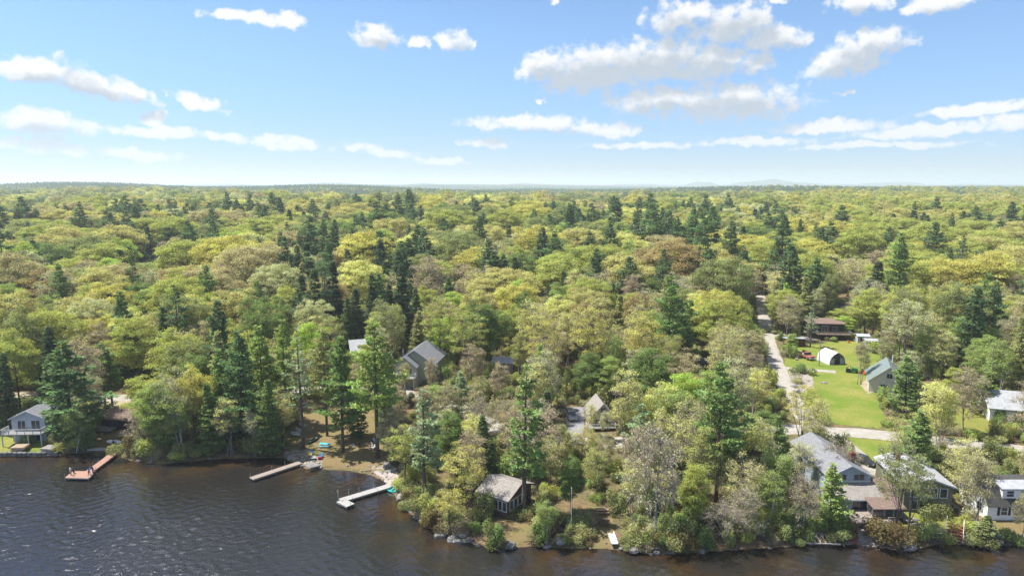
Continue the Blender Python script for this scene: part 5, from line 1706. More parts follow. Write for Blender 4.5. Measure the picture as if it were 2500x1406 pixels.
# ------------------------------------------------------------------ shore walls, steps and timber
def outside_steps(u0, v0, u1, v1, w, m, label, n, rail=None):
    a, b_ = P(u0, v0), P(u1, v1)
    b_.z = max(.15, b_.z)
    a.z = max(a.z, b_.z + 1.6)
    r = thing('steps', a, 0, label, 'steps')
    d = b_ - a; h2 = Vector((d.x, d.y, 0)).normalized(); sd = Vector((-h2.y, h2.x, 0)) * w / 2
    for i in range(n):
        q = d * ((i + .5) / n)
        MB().beam(q - sd, q + sd, .30, .09).build('tread', M[m], r)
    for s in (-1, 1): MB().beam(sd * s + Vector((0, 0, -.12)), d + sd * s + Vector((0, 0, -.12)), .07, .26).build('stringer', M[m], r)
    if rail:
        for s in (-1, 1):
            MB().beam(sd * s + Vector((0, 0, .9)), d + sd * s + Vector((0, 0, .9)), .07, .07).beam(sd * s, sd * s + Vector((0, 0, .9)), .07, .07).beam(d + sd * s, d + sd * s + Vector((0, 0, .9)), .07, .07).build('handrail', M[rail], r)
    keep(min(u0, u1) - 10, v0, max(u0, u1) + 10, v1, b_)


outside_steps(2075, 1288, 2083, 1326, 1.5, 'redstep', 'red-brown timber steps down the stony bank below the deck', 9)
outside_steps(2330, 1296, 2329, 1322, 2.2, 'redstep', 'red steps with white rails going into the lake', 6, 'white')
outside_steps(2250, 962, 2248, 995, 1.6, 'greydeck', 'pale steps with dark rails beside the green-roofed house', 8, 'darkwood')
a = P(1998, 1318); r = thing('broken_dock', Vector((a.x, a.y, .3)), R(-8), 'collapsed silvery timber dock frame at the water edge', 'dock')
rd = random.Random(6)
for i in range(7):
    x = i * .75 - 2.2
    MB().beam((x, -1.2, rd.uniform(0, .5)), (x + rd.uniform(-.4, .4), 1.6, rd.uniform(.3, 1.0)), .12, .12).build('joist', M['greywood'], r)
MB().beam((-2.6, -1.0, .2), (2.8, -1.2, .45), .14, .18).build('beam', M['greywood'], r); MB().beam((-2.4, 1.2, .9), (2.7, 1.3, .6), .14, .18).build('beam', M['greywood'], r)
MB().beam((-1.6, 1.8, 1.5), (.2, -.5, .4), .1, .1).build('brace', M['greywood'], r)
keep(1985, 1300, 2040, 1330, a)


def wall_run(px, h, w, m, label, name='stone_wall', cat='wall'):
    pts = resample([P(u, v) for u, v in px], .9)
    rd = random.Random(int(px[0][0]))
    s = MB()
    c0 = pts[0]
    for a, b_ in zip(pts[:-1], pts[1:]):
        d = (b_ - a); L = d.length; rz = math.atan2(d.y, d.x)
        for k in range(2):
            s.box((a.x + b_.x) / 2 - c0.x + rd.uniform(-.06, .06), (a.y + b_.y) / 2 - c0.y + rd.uniform(-.08, .08), (a.z + b_.z) / 2 - c0.z - .5 + k * (h / 2 + .25) - (0 if k else 0), L * rd.uniform(.8, .98), w * rd.uniform(.75, 1.1), (h / 2 + .25) * rd.uniform(.86, .98), rz + rd.uniform(-.12, .12))
    o = s.build(name, M[m], None, bevel=.09); o.location = c0
    return tag(o, label, cat)


wall_run([(-60, 1108), (20, 1107), (90, 1107), (142, 1106)], .35, .6, 'rock', 'pale stone edging along the water in front of the left lawn')
wall_run([(2200, 1296), (2225, 1300), (2250, 1302), (2262, 1306)], .8, .6, 'rockpale', 'low pale retaining wall between the dry lawn and lake')
wall_run([(2320, 1230), (2345, 1252), (2368, 1270)], .5, .6, 'rockpale', 'line of pale stones edging the lawn beside the olive house')
wall_run([(2062, 1284), (2100, 1284), (2140, 1285)], .9, .5, 'greywood', 'silvered timber retaining wall below the deck steps', 'timber_wall')
wall_run([(1926, 852), (1936, 866), (1946, 880)], .5, .8, 'rock', 'row of stones on the grass left of the red flatbed')

# ------------------------------------------------------------------ trees
TINT = {
    'yellow-green': (0.43, 0.475, 0.11), 'ochre': (0.52, 0.50, 0.185), 'golden': (0.56, 0.54, 0.13), 'olive': (0.302, 0.347, 0.129), 'orange-brown': (0.43, 0.35, 0.15), 'tan': (0.473, 0.434, 0.232),
    'fresh green': (0.33, 0.43, 0.115), 'vivid lime': (0.42, 0.56, 0.085), 'mid green': (0.21, 0.30, 0.085),
    'pale tan': (0.482, 0.465, 0.235), 'grey-green': (0.551, 0.581, 0.321), 'pinkish tan': (0.470, 0.398, 0.246), 'pale yellow-green': (0.643, 0.657, 0.230), 'cream': (0.638, 0.550, 0.385),
    'dark blue-green': (0.165, 0.250, 0.115), 'deep green': (0.174, 0.280, 0.106), 'bright green': (0.33, 0.43, 0.105), 'grass green': (0.241, 0.353, 0.106), 'pale grey-green': (0.326, 0.419, 0.217),
    'blackish green': (0.105, 0.155, 0.085), 'dark green': (0.155, 0.225, 0.095), 'brownish green': (0.388, 0.403, 0.155), 'white blossom': (0.62, 0.60, 0.56), 'rust-olive': (0.19, 0.15, 0.055),
}
TREES = []     # dicts of every single tree placed as an object


def place_tree(kind, k, loc, h, ws, tint, label=None, hand=False, rz=None):
    TREES.append(dict(kind=kind, k=k % len(PRO[kind]), loc=loc, h=h, ws=ws, tint=tint, label=label, hand=hand, rz=rng.uniform(0, 6.28) if rz is None else rz))


rng = random.Random(77)
HAND = [
    # kind, form, u base, v base, v top, width, tint, label
    ('pine_tree', 4, 178, 1078, 832, 1.45, 'deep green', 'big dense white pine towering between the blue-grey cottage and the brown cabin'),
    ('pine_tree', 0, 140, 1040, 862, 1.0, 'deep green', 'dark pine just behind the blue-grey cottage deck'),
    ('pine_tree', 1, 258, 998, 838, 1.0, 'grass green', 'forked-looking pine right behind the brown cabin roof, its trunk bare'),
    ('pine_tree', 3, 275, 996, 850, .9, 'grass green', 'slimmer pine leaning beside the bare-trunked one behind the brown cabin'),
    ('birch_tree', 0, 188, 1100, 985, 1.0, 'fresh green', 'leaning white birch at the waterside beside the blue-grey cottage'),
    ('pine_tree', 4, 595, 1085, 804, 1.15, 'deep green', 'broad pine on the shore left of the long narrow dock'),
    ('pine_tree', 2, 648, 1050, 790, .95, 'bright green', 'bright pine standing behind the broad shore pine left of the long dock'),
    ('pine_tree', 4, 700, 1035, 778, .85, 'bright green', 'bright pine nearest the hauled-out skiffs'),
    ('dying_pine', 0, 741, 1096, 795, 1.05, 'pale grey-green', 'tall half-dead grey pine with a bare trunk at the stony beach'),
    ('pine_tree', 1, 799, 1064, 802, .85, 'brownish green', 'thin brownish pine with a long bare trunk behind the turquoise table'),
    ('pine_tree', 0, 838, 1103, 822, .95, 'grass green', 'full pine on the slope right of the turquoise table'),
    ('pine_tree', 1, 922, 1117, 784, 1.08, 'bright green', 'tallest bright green pine beside the grey-green jon boat'),
    ('pine_tree', 3, 1036, 1215, 948, 1.1, 'pale grey-green', 'thin pale pine on the point left of the brown cottage'),
    ('pine_tree', 3, 1279, 1262, 888, 1.08, 'grass green', 'very tall ragged pine beside the brown cottage'),
    ('pine_tree', 2, 1318, 1000, 838, .9, 'bright green', 'feathery pine behind the tall ragged pine of the brown cottage'),
    ('pine_tree', 1, 1748, 1225, 882, 1.0, 'grass green', 'tall pine with a layered dark crown between white ramp and blue-grey house'),
    ('pine_tree', 4, 1890, 1150, 1015, .8, 'grass green', 'small young pine left of the long blue-grey house'),
    ('pine_tree', 4, 2024, 1298, 1130, .85, 'bright green', 'low drooping pine in front of the blue-grey house porch'),
    ('pine_tree', 2, 2206, 1020, 868, 1.15, 'grass green', 'spreading pine covering the front of the green-roofed house'),
    ('pine_tree', 4, 2232, 1180, 1000, 1.15, 'grass green', 'dense dark pine standing behind the olive house roof'),
    ('pine_tree', 0, 2362, 925, 700, 1.05, 'dark blue-green', 'tall dark pine, lower of the dark pair right of the lawn'),
    ('pine_tree', 4, 2412, 900, 685, 1.0, 'dark blue-green', 'tallest dark pine of the pair right of the lawn'),
    ('pine_tree', 4, 1640, 890, 788, 1.0, 'bright green', 'feathery conical pine left of the slate-blue roofed shed'),
    ('pine_tree', 2, 1586, 850, 742, .85, 'bright green', 'feathery pine rising above oaks far left of the dirt road'),
    ('pine_tree', 2, 1914, 800, 690, .9, 'vivid lime', 'bright lime larch beside the far dirt road'),
    ('dying_pine', 0, 1978, 848, 742, 1.0, 'pale grey-green', 'bare grey spruce beside the pale blue shed'),
    ('pine_tree', 4, 795, 690, 533, 1.1, 'dark blue-green', None), ('pine_tree', 0, 822, 690, 536, 1.0, 'dark blue-green', None), ('hemlock_tree', 0, 760, 690, 565, 1.0, 'dark green', None),
    ('pine_tree', 4, 636, 700, 578, 1.25, 'dark blue-green', None), ('pine_tree', 2, 703, 660, 540, 1.0, 'dark blue-green', None), ('pine_tree', 2, 628, 640, 545, 1.0, 'deep green', None), ('pine_tree', 4, 80, 660, 538, 1.2, 'dark blue-green', None),
    ('pine_tree', 1, 1556, 620, 494, .95, 'dark blue-green', None), ('pine_tree', 0, 1615, 630, 507, 1.0, 'dark blue-green', None), ('pine_tree', 0, 1949, 650, 535, .9, 'dark blue-green', None),
    ('pine_tree', 1, 2120, 630, 540, .9, 'dark blue-green', None), ('pine_tree', 2, 2318, 620, 518, .9, 'dark blue-green', None), ('pine_tree', 2, 2255, 570, 493, 1.0, 'dark blue-green', None), ('pine_tree', 2, 1690, 590, 495, .9, 'dark blue-green', None),
    ('pine_tree', 2, 2310, 730, 604, 1.15, 'dark blue-green', None), ('pine_tree', 4, 2372, 740, 612, 1.0, 'dark blue-green', None), ('pine_tree', 0, 1000, 650, 548, .9, 'deep green', None), ('pine_tree', 0, 890, 640, 545, .9, 'deep green', None),
    ('hemlock_tree', 1, 988, 850, 640, 1.0, 'blackish green', 'narrow blackish hemlock column behind the sage house'), ('hemlock_tree', 1, 911, 850, 668, 1.0, 'blackish green', None), ('hemlock_tree', 0, 815, 850, 632, 1.15, 'blackish green', None),
    ('hemlock_tree', 0, 770, 850, 650, 1.15, 'dark green', None), ('hemlock_tree', 0, 870, 860, 700, 1.1, 'blackish green', None), ('hemlock_tree', 0, 738, 830, 665, 1.2, 'dark green', None), ('hemlock_tree', 0, 852, 865, 722, .9, 'dark green', None),
    ('hemlock_tree', 1, 950, 850, 690, 1.0, 'blackish green', None), ('hemlock_tree', 1, 1020, 840, 700, 1.0, 'dark green', None),
    ('pine_tree', 4, 1425, 700, 588, 1.0, 'deep green', None), ('hemlock_tree', 0, 1212, 690, 595, 1.1, 'blackish green', None), ('hemlock_tree', 0, 1185, 690, 615, .9, 'blackish green', None), ('hemlock_tree', 0, 1395, 690, 610, 1., 'blackish green', None), ('hemlock_tree', 0, 1482, 700, 640, 1., 'dark green', None),
    ('hemlock_tree', 1, 690, 590, 495, 1.1, 'blackish green', None), ('hemlock_tree', 0, 655, 590, 500, 1., 'blackish green', None), ('hemlock_tree', 1, 600, 590, 503, .9, 'blackish green', None),
    ('maple_tree', 0, 1170, 905, 738, 1.0, 'mid green', 'rounded mid green maple behind the little taupe shed'), ('maple_tree', 1, 1262, 800, 686, 1.1, 'vivid lime', 'vivid lime maple above the dark hemlock gap'), ('maple_tree', 2, 1335, 740, 622, 1.2, 'vivid lime', None),
    ('maple_tree', 1, 1530, 700, 590, 1.0, 'fresh green', None), ('maple_tree', 0, 1740, 720, 628, 1.1, 'vivid lime', None), ('maple_tree', 2, 30, 830, 690, 1.1, 'fresh green', None), ('maple_tree', 1, 1880, 700, 625, .9, 'vivid lime', None),
    ('birch_tree', 1, 1462, 700, 600, 1.2, 'fresh green', None), ('birch_tree', 0, 1525, 705, 612, 1.2, 'fresh green', None),
    ('bare_tree', 0, 1655, 660, 608, 1.0, 'white blossom', None), ('bare_tree', 1, 645, 690, 640, 1.2, 'pale tan', None),
    ('oak_tree', 4, 1135, 1262, 1085, .95, 'golden', 'golden oak in front of the brown cottage left wall'), ('oak_tree', 5, 1100, 1305, 1185, .85, 'golden', 'low golden oak leaning over the rocks of the point'),
    ('oak_tree', 5, 985, 1190, 1030, 1.0, 'yellow-green', 'yellow-green oak overhanging the shore above the teal pedal boat'),
    ('budding_tree', 2, 1318, 1135, 975, 1.15, 'cream', 'cream-budded maple left of the pickup truck drive'), ('bare_tree', 0, 1600, 1325, 1040, 1.0, 'grey-green', 'bare grey tree on the bank right of the white ramp'),
    ('budding_tree', 3, 2100, 938, 815, .8, 'pale tan', 'multi-stemmed thin tree in the middle of the bright lawn'), ('bare_tree', 1, 2046, 1190, 1060, .9, 'ochre', 'dark bare tree rising in front of the blue-grey house roof'),
    ('oak_tree', 4, 2186, 1290, 1075, .85, 'olive', 'young oak with several dark trunks beside the screened summer house'), ('oak_tree', 5, 2212, 1318, 1090, .85, 'olive', 'stout oak at the lake edge in front of the olive house'),
    ('oak_tree', 4, 1958, 1095, 940, .9, 'golden', 'golden oak at the dirt road junction left of the blue-grey house'), ('budding_tree', 0, 1990, 1120, 965, .8, 'pale yellow-green', None),
    ('budding_tree', 1, 2492, 1325, 1200, .6, 'pale tan', 'slender pale trunk in front of the white gambrel house'), ('hemlock_tree', 0, 2402, 1322, 1258, .9, 'olive', None),
    ('budding_tree', 1, 2375, 1300, 1100, .8, 'pale tan', 'pale budding tree between the olive house and the white gambrel house'), ('budding_tree', 0, 2350, 1235, 1060, 1.0, 'pale yellow-green', None),
    ('maple_tree', 1, 1930, 865, 815, .8, 'fresh green', 'little green maple left of the red flatbed'), ('budding_tree', 0, 1800, 905, 790, 1.0, 'grey-green', None), ('budding_tree', 1, 1990, 800, 700, .8, 'grey-green', None),
    ('oak_tree', 0, 2015, 795, 670, .7, 'olive', None), ('budding_tree', 1, 1222, 1000, 880, .8, 'pinkish tan', None), ('budding_tree', 0, 1155, 960, 830, .85, 'pinkish tan', None),
    ('oak_tree', 5, 1620, 1255, 1130, .8, 'golden', None), ('maple_tree', 1, 1690, 1290, 1135, .8, 'yellow-green', None), ('maple_tree', 0, 1440, 980, 860, 1., 'mid green', None), ('maple_tree', 2, 1480, 985, 870, 1.0, 'fresh green', None),
    ('hemlock_tree', 0, 1330, 1080, 950, 1.0, 'dark green', None), ('hemlock_tree', 0, 1180, 1170, 1010, .9, 'dark green', None), ('maple_tree', 1, 1395, 1250, 1120, .7, 'mid green', None), ('birch_tree', 1, 1332, 1325, 1215, .8, 'fresh green', None),
    ('budding_tree', 2, 440, 1095, 895, 1.0, 'grey-green', None), ('maple_tree', 2, 400, 1100, 930, 1.0, 'fresh green', None), ('birch_tree', 1, 440, 1110, 960, 1.0, 'fresh green', None), ('hemlock_tree', 0, 520, 1105, 930, .9, 'mid green', None),
    ('budding_tree', 1, 560, 1108, 965, .9, 'pale yellow-green', None), ('hemlock_tree', 0, 660, 1110, 920, .9, 'mid green', None), ('budding_tree', 3, 622, 1112, 985, .9, 'grey-green', None), ('oak_tree', 5, 690, 1100, 965, .8, 'ochre', None), ('oak_tree', 3, 480, 1090, 880, .8, 'golden', None),
    ('hemlock_tree', 0, 180, 1090, 1010, .8, 'mid green', None), ('hemlock_tree', 0, 215, 1095, 1020, .7, 'mid green', None), ('hemlock_tree', 0, 875, 1065, 930, .8, 'mid green', None), ('hemlock_tree', 0, 945, 1080, 950, .9, 'dark green', None),
    ('bare_tree', 0, 350, 1095, 1000, 1.0, 'pinkish tan', 'tangled bare thicket tree right of the brown cabin'), ('bare_tree', 1, 378, 1092, 1005, 1.1, 'pinkish tan', None), ('bare_tree', 0, 1820, 1320, 1190, 1.0, 'pale tan', None), ('bare_tree', 1, 1770, 1325, 1210, 1.0, 'pale tan', None), ('bare_tree', 0, 1960, 1305, 1160, .9, 'pale tan', None),
    ('oak_tree', 2, 1440, 860, 700, 1.0, 'ochre', None), ('oak_tree', 0, 1560, 860, 720, .9, 'orange-brown', None), ('oak_tree', 2, 580, 880, 700, 1.0, 'ochre', None), ('oak_tree', 2, 270, 850, 690, 1.1, 'golden', None),
    ('budding_tree', 1, 1445, 1066, 985, .6, 'pale yellow-green', 'thin pale green tree right in front of the steep tan-roofed cottage'), ('budding_tree', 3, 1512, 1062, 960, .8, 'pale yellow-green', None), ('budding_tree', 3, 990, 975, 868, .7, 'pale tan', 'thin tan tree before the sage house deck'), ('budding_tree', 1, 1052, 970, 870, .7, 'pinkish tan', 'pinkish bare-twigged tree before the sage house corner'),
    ('maple_tree', 1, 2330, 985, 900, .9, 'yellow-green', None), ('pine_tree', 2, 2395, 1010, 905, .9, 'bright green', 'feathery bright pine before the far right white house'), ('budding_tree', 1, 1478, 1075, 1000, .6, 'grey-green', None), ('budding_tree', 0, 2300, 1075, 985, .8, 'pale yellow-green', None),
    ('pine_tree', 2, 1128, 1035, 905, .8, 'pale grey-green', None), ('budding_tree', 0, 1095, 1045, 925, .9, 'pale tan', None), ('budding_tree', 1, 1165, 1060, 935, .9, 'pale tan', None), ('budding_tree', 2, 1240, 1100, 960, 1.0, 'pale tan', None),
    ('oak_tree', 5, 1432, 1135, 1035, .9, 'ochre', 'sparse ochre oak below the parked silver pickup'), ('budding_tree', 1, 1388, 1140, 1048, .8, 'pale yellow-green', None), ('budding_tree', 0, 1478, 1150, 1052, .8, 'pale tan', None), ('budding_tree', 2, 1345, 1180, 1060, .8, 'pale yellow-green', None),
    ('pine_tree', 1, 1560, 1180, 985, .85, 'pale grey-green', 'slim ragged pine behind the bare grey bank tree'), ('budding_tree', 1, 1545, 1270, 1120, .8, 'pale yellow-green', None), ('pine_tree', 4, 548, 1078, 850, .9, 'grass green', None),
]


def base_px(u, v): return P(u, v)


for kind, k, u, v, vt, ws, tint, label in HAND:
    p = P(u, v)
    d = ray(u, vt)
    t = p.y / d.y
    ztop = CAM_H + d.z * t
    h = max(3.0, ztop - p.z)
    if kind == 'pine_tree' and p.y < 260: ws *= 1.12
    place_tree(kind, k, p, h, ws, tint, label, True)

for args in ((1085, 978, 1130, 992, P(1110, 990)), (2050, 1046, 2180, 1066, P(2100, 1056)), (1846, 716, 1872, 800, P(1868, 800)), (1862, 800, 1900, 880, P(1880, 870)),
             (1888, 880, 1926, 950, P(1920, 950)), (1950, 905, 2125, 1015, P(2050, 1005)), (2070, 1078, 2190, 1120, P(2120, 1120)), (2210, 1255, 2330, 1300, P(2250, 1300)), (700, 1085, 950, 1140, P(830, 1140)),
             (735, 1000, 800, 1085, P(770, 1085)), (1445, 1290, 1500, 1325, P(1480, 1325)), (0, 1082, 110, 1104, P(60, 1104)), (1965, 835, 2130, 890, P(2030, 890)), (2075, 1095, 2110, 1150, P(2090, 1150)),
             (1895, 820, 1990, 845, P(1940, 830)), (250, 968, 330, 985, P(290, 972)), (240, 1060, 300, 1098, P(280, 1096)), (2440, 1085, 2500, 1100, P(2480, 1100)), (2340, 1078, 2440, 1094, P(2400, 1092)), (976, 885, 1066, 930, P(1022, 938)), (1930, 985, 1990, 1045, P(1960, 1030))):
    keep(*args)

# --- fill the woods between
BUILDINGS = [(o.location.x, o.location.y) for o in scn.objects if o.get('category') in ('house', 'shed', 'garage', 'shelter')]
BARR = np.array(BUILDINGS)


class Hash:
    def __init__(s, c): s.c, s.d = c, {}
    def near(s, x, y, r):
        i, j = int(x // s.c), int(y // s.c)
        for a in (-1, 0, 1):
            for b_ in (-1, 0, 1):
                for (px, py, pr) in s.d.get((i + a, j + b_), ()):
                    if (px - x) ** 2 + (py - y) ** 2 < (r + pr) ** 2: return True
        return False
    def add(s, x, y, r): s.d.setdefault((int(x // s.c), int(y // s.c)), []).append((x, y, r))


HS_ = Hash(21.0)
RAD = {'oak_tree': 3.9, 'maple_tree': 2.9, 'budding_tree': 2.6, 'bare_tree': 2.4, 'birch_tree': 2.0, 'pine_tree': 2.7, 'dying_pine': 2.4, 'hemlock_tree': 2.3}
for t in TREES: HS_.add(t['loc'].x, t['loc'].y, RAD[t['kind']] * .8)


def road_clear(x, y, extra):
    for pts, w in ROADS:
        A = np.asarray(pts)
        if (((A - (x, y)) ** 2).sum(1)).min() < (w / 2 + extra) ** 2: return False
    return True


def hidden(x, y, z, h, r, kr=.95):
    u, vt = to_px((x, y, z + h)); _, vb = to_px((x, y, z))
    hw = r * F / max(y, 1) * kr
    for (u0, v0, u1, v1, ky) in KEEP:
        if y < ky - 1 and u + hw > u0 and u - hw < u1 and vt < v1 and vb > v0: return True
    return False


def species(x, y, s):
    u, v = to_px((x, y, 2))
    n1_ = mnoise.noise(Vector((x / 70, y / 70, 1.7))); n2_ = mnoise.noise(Vector((x / 45, y / 45, 7.7)))
    r = rng.random()
    if s < 50 and y < 190:
        if u > 950:
            tab = [('budding_tree', .50), ('oak_tree', .24), ('birch_tree', .07), ('maple_tree', .12), ('bare_tree', .03), ('pine_tree', .04)]
        else:
            tab = [('budding_tree', .34), ('oak_tree', .22), ('hemlock_tree', .16), ('pine_tree', .16), ('maple_tree', .12)]
    elif 690 < u < 1030 and 690 < v < 900:
        tab = [('hemlock_tree', .38), ('pine_tree', .14), ('oak_tree', .34), ('budding_tree', .14)]
    elif y < 340:
        pn = .04 + .14 * max(0, n1_)
        bd_ = .28 if u > 1000 else .20
        tab = [('pine_tree', pn), ('hemlock_tree', .03 + .05 * (n1_ > .3)), ('budding_tree', bd_), ('maple_tree', .10), ('birch_tree', .03), ('bare_tree', .03), ('oak_tree', 1)]
    else:
        pn = .05 + .75 * max(0, n1_ - .05)
        if u > 2000: pn *= .6
        tab = [('pine_tree', pn), ('hemlock_tree', .03 + .22 * max(0, n1_)), ('maple_tree', .07), ('budding_tree', .13), ('oak_tree', 1)]
    for kd, w in tab:
        if r < w: return kd, n1_, n2_
        r -= w
    return tab[-1][0], n1_, n2_


def tint_for(kind, x, y, n2_):
    u = to_px((x, y, 10))[0]
    c = rng.choice
    if kind == 'oak_tree':
        if u > 1950 and y > 200: return c(['golden', 'yellow-green', 'yellow-green', 'ochre', 'yellow-green'])
        if n2_ > .25: return c(['ochre', 'tan', 'golden', 'orange-brown'] if y < 300 else ['ochre', 'golden', 'ochre', 'olive', 'tan'])
        if n2_ < -.25: return c(['yellow-green', 'olive', 'yellow-green'])
        return c(['yellow-green', 'ochre', 'golden', 'olive', 'olive', 'yellow-green', 'grey-green', 'pale yellow-green', 'tan', 'mid green'])
    if kind == 'maple_tree': return c(['fresh green', 'mid green', 'vivid lime', 'yellow-green'])
    if kind == 'budding_tree': return c(['pale tan', 'grey-green', 'pinkish tan', 'pale yellow-green', 'pale yellow-green', 'pale yellow-green', 'yellow-green'])
    if kind == 'bare_tree': return c(['pale tan', 'pinkish tan'])
    if kind == 'birch_tree': return c(['fresh green', 'pale yellow-green'])
    if kind == 'pine_tree': return c(['deep green', 'dark blue-green', 'grass green']) if y < 260 else c(['dark blue-green', 'dark blue-green', 'deep green'])
    return c(['blackish green', 'dark green', 'dark green', 'brownish green'])


HGT = {'oak_tree': (15, 21), 'maple_tree': (12, 17), 'budding_tree': (11, 18), 'bare_tree': (9, 14), 'birch_tree': (11, 16), 'pine_tree': (18, 26), 'dying_pine': (18, 24), 'hemlock_tree': (12, 20)}
LIM = 640
cand = []
N = 26000
for _ in range(N):
    a = rng.uniform(-42, 42); D = math.sqrt(rng.uniform(85 ** 2, LIM ** 2))
    cand.append((D * math.sin(R(a)), D * math.cos(R(a))))
ca = np.array(cand)
sd = shore_dist(ca[:, 0], ca[:, 1]); hz = height(ca[:, 0], ca[:, 1])
ok = sd > 2.0
for poly in LAWNS: ok &= ~in_poly(ca[:, 0], ca[:, 1], poly)
dm = ((ca[:, None, :] - BARR[None]) ** 2).sum(-1).min(1)
ok &= dm > 6.0 ** 2
FILL = []
for (x, y), s, z, o_ in zip(cand, sd, hz, ok):
    if not o_: continue
    kind, n1_, n2_ = species(x, y, s)
    r = RAD[kind] * rng.uniform(.85, 1.15)
    if y < 200 and s < 50: r *= .92
    elif y > 215: r *= {'oak_tree': rng.uniform(1.6, 2.3), 'maple_tree': 1.5, 'budding_tree': 1.5, 'pine_tree': 1.35}.get(kind, 1.2) * (.75 if y < 250 else 1)
    if HS_.near(x, y, r): continue
    if y < 420 and not road_clear(x, y, 1.4 + .3 * r): continue
    lo, hi = HGT[kind]
    h = rng.uniform(lo, hi) * (rng.uniform(1.1, 1.5) if y > 240 else 1.12 if y < 190 else 1)
    if s < 14: h *= .8
    g = False
    for f in (1, .75, .5):
        if f < 1 and kind in ('pine_tree', 'hemlock_tree'): continue
        if not hidden(x, y, z, h * f, r * 1.35 * f): g = True; h *= f; break
    if not g: continue
    HS_.add(x, y, r)
    FILL.append((kind, x, y, z, h, tint_for(kind, x, y, n2_)))
FILL.sort(key=lambda f: f[2])
count = {}
for t in TREES: count[t['kind']] = count.get(t['kind'], 0) + 1
REST = []
for kind, x, y, z, h, tint in FILL:
    if count.get(kind, 0) < 298 and y < 420:
        count[kind] = count.get(kind, 0) + 1
        h0, r0 = PRO[kind][0][1:]
        k_ = rng.randrange(len(PRO[kind]))
        BIG = {'oak_tree': 1.22, 'maple_tree': 1.6, 'budding_tree': 1.6, 'pine_tree': 1.4, 'hemlock_tree': 1.3}.get(kind, 1.3) * (.75 if y < 250 else 1)
        if kind == 'oak_tree': k_ = rng.choice((4, 5)) if y < 185 and to_px((x, y, 2))[0] > 940 else rng.randrange(4) if y < 215 else rng.choice((6, 7, 8))
        place_tree(kind, k_, Vector((x, y, z)), h, rng.uniform(.9, 1.15) * (BIG if y > 215 else .92 if kind == 'budding_tree' else 1), tint)
    else:
        REST.append((kind, x, y, z, h, tint))

# --- link the single trees; every label tells which one it is
MARKS = [(lab, P(u, v)) for lab, u, v in (
    ('the blue-grey cottage', 78, 1071), ('the brown cabin', 285, 1050), ('the red-brown dock', 300, 1110), ('the long narrow dock', 715, 1110), ('the turquoise table', 793, 1090), ('the L-shaped dock', 965, 1180),
    ('the sage house', 1022, 938), ('the taupe shed', 1228, 912), ('the silver pickup truck', 1396, 1030), ('the brown cottage', 1230, 1250), ('the flagpole', 1394, 1300), ('the white ramp', 1492, 1310),
    ('the slate-roofed shed', 1716, 905), ('the tall layered pine', 1748, 1225), ('the blue-grey lake house', 2110, 1252), ('the olive house', 2278, 1252), ('the white gambrel house', 2462, 1270), ('the green-roofed house', 2185, 962),
    ('the hoop shelter', 2035, 890), ('the dark house', 2033, 832), ('the far dirt road', 1853, 705), ('the far right white house', 2492, 1035), ('the hidden woods house', 385, 648), ('the tan garage roof', 884, 888),
    ('the long gravel road', 500, 970), ('the dirt road junction', 1925, 960))]
NOUN = {'oak_tree': 'oak', 'maple_tree': 'maple', 'budding_tree': 'budding tree', 'bare_tree': 'bare twiggy tree', 'birch_tree': 'birch', 'pine_tree': 'pine', 'dying_pine': 'half-dead pine', 'hemlock_tree': 'hemlock'}
ORD = ['nearest', 'second', 'third', 'fourth', 'fifth', 'sixth', 'seventh', 'eighth', 'ninth', 'tenth', 'eleventh', 'twelfth']
GRP = {'oak_tree': 'oaks of the lakeside woods', 'maple_tree': 'maples of the lakeside woods', 'budding_tree': 'trees just coming into leaf', 'bare_tree': 'bare trees', 'birch_tree': 'birches', 'pine_tree': 'pines of the lakeside woods', 'dying_pine': 'half-dead pines', 'hemlock_tree': 'hemlocks'}


def rank_labels(items, noun_of, tail='in deep woods well off from'):
    """unique wording: kind and colour, then the rank by distance from the closest landmark"""
    buckets = {}
    for it in items:
        if it.get('label'): continue
        p = it['loc']
        name, q = min(MARKS, key=lambda m_: (m_[1] - p).length)
        it['_m'] = name; it['_d'] = (q - p).length
        buckets.setdefault((name, noun_of(it)), []).append(it)
    for (name, noun), L in buckets.items():
        L.sort(key=lambda i: i['_d'])
        for i, it in enumerate(L):
            if len(L) == 1: it['label'] = f'only {noun} near {name}'
            elif i < len(ORD): it['label'] = f'{noun} standing {ORD[i]} {"to" if i == 0 else "closest to"} {name}'
            else: it['label'] = f'{noun} {tail} {name}'


rank_labels(TREES, lambda t: f"{t['tint']} {NOUN[t['kind']]}")
for t in TREES:
    tr, cr = PRO[t['kind']][t['k']][0]
    h0, r0 = PRO[t['kind']][t['k']][1:]
    e = thing(t['kind'] if t['kind'] != 'dying_pine' else 'pine_tree', t['loc'], t['rz'], t['label'], 'tree', GRP[t['kind']])
    sz = t['h'] / h0
    sxy = (0.45 * 1 + 0.55 * sz) * t['ws']
    e.scale = (sxy, sxy, sz)
    for nm, me in (('trunk', tr), ('crown', cr)):
        o = bpy.data.objects.new(nm, me); COL.objects.link(o); o.parent = e
        if nm == 'crown': o['tint'] = [*TINT[t['tint']], 1.0]


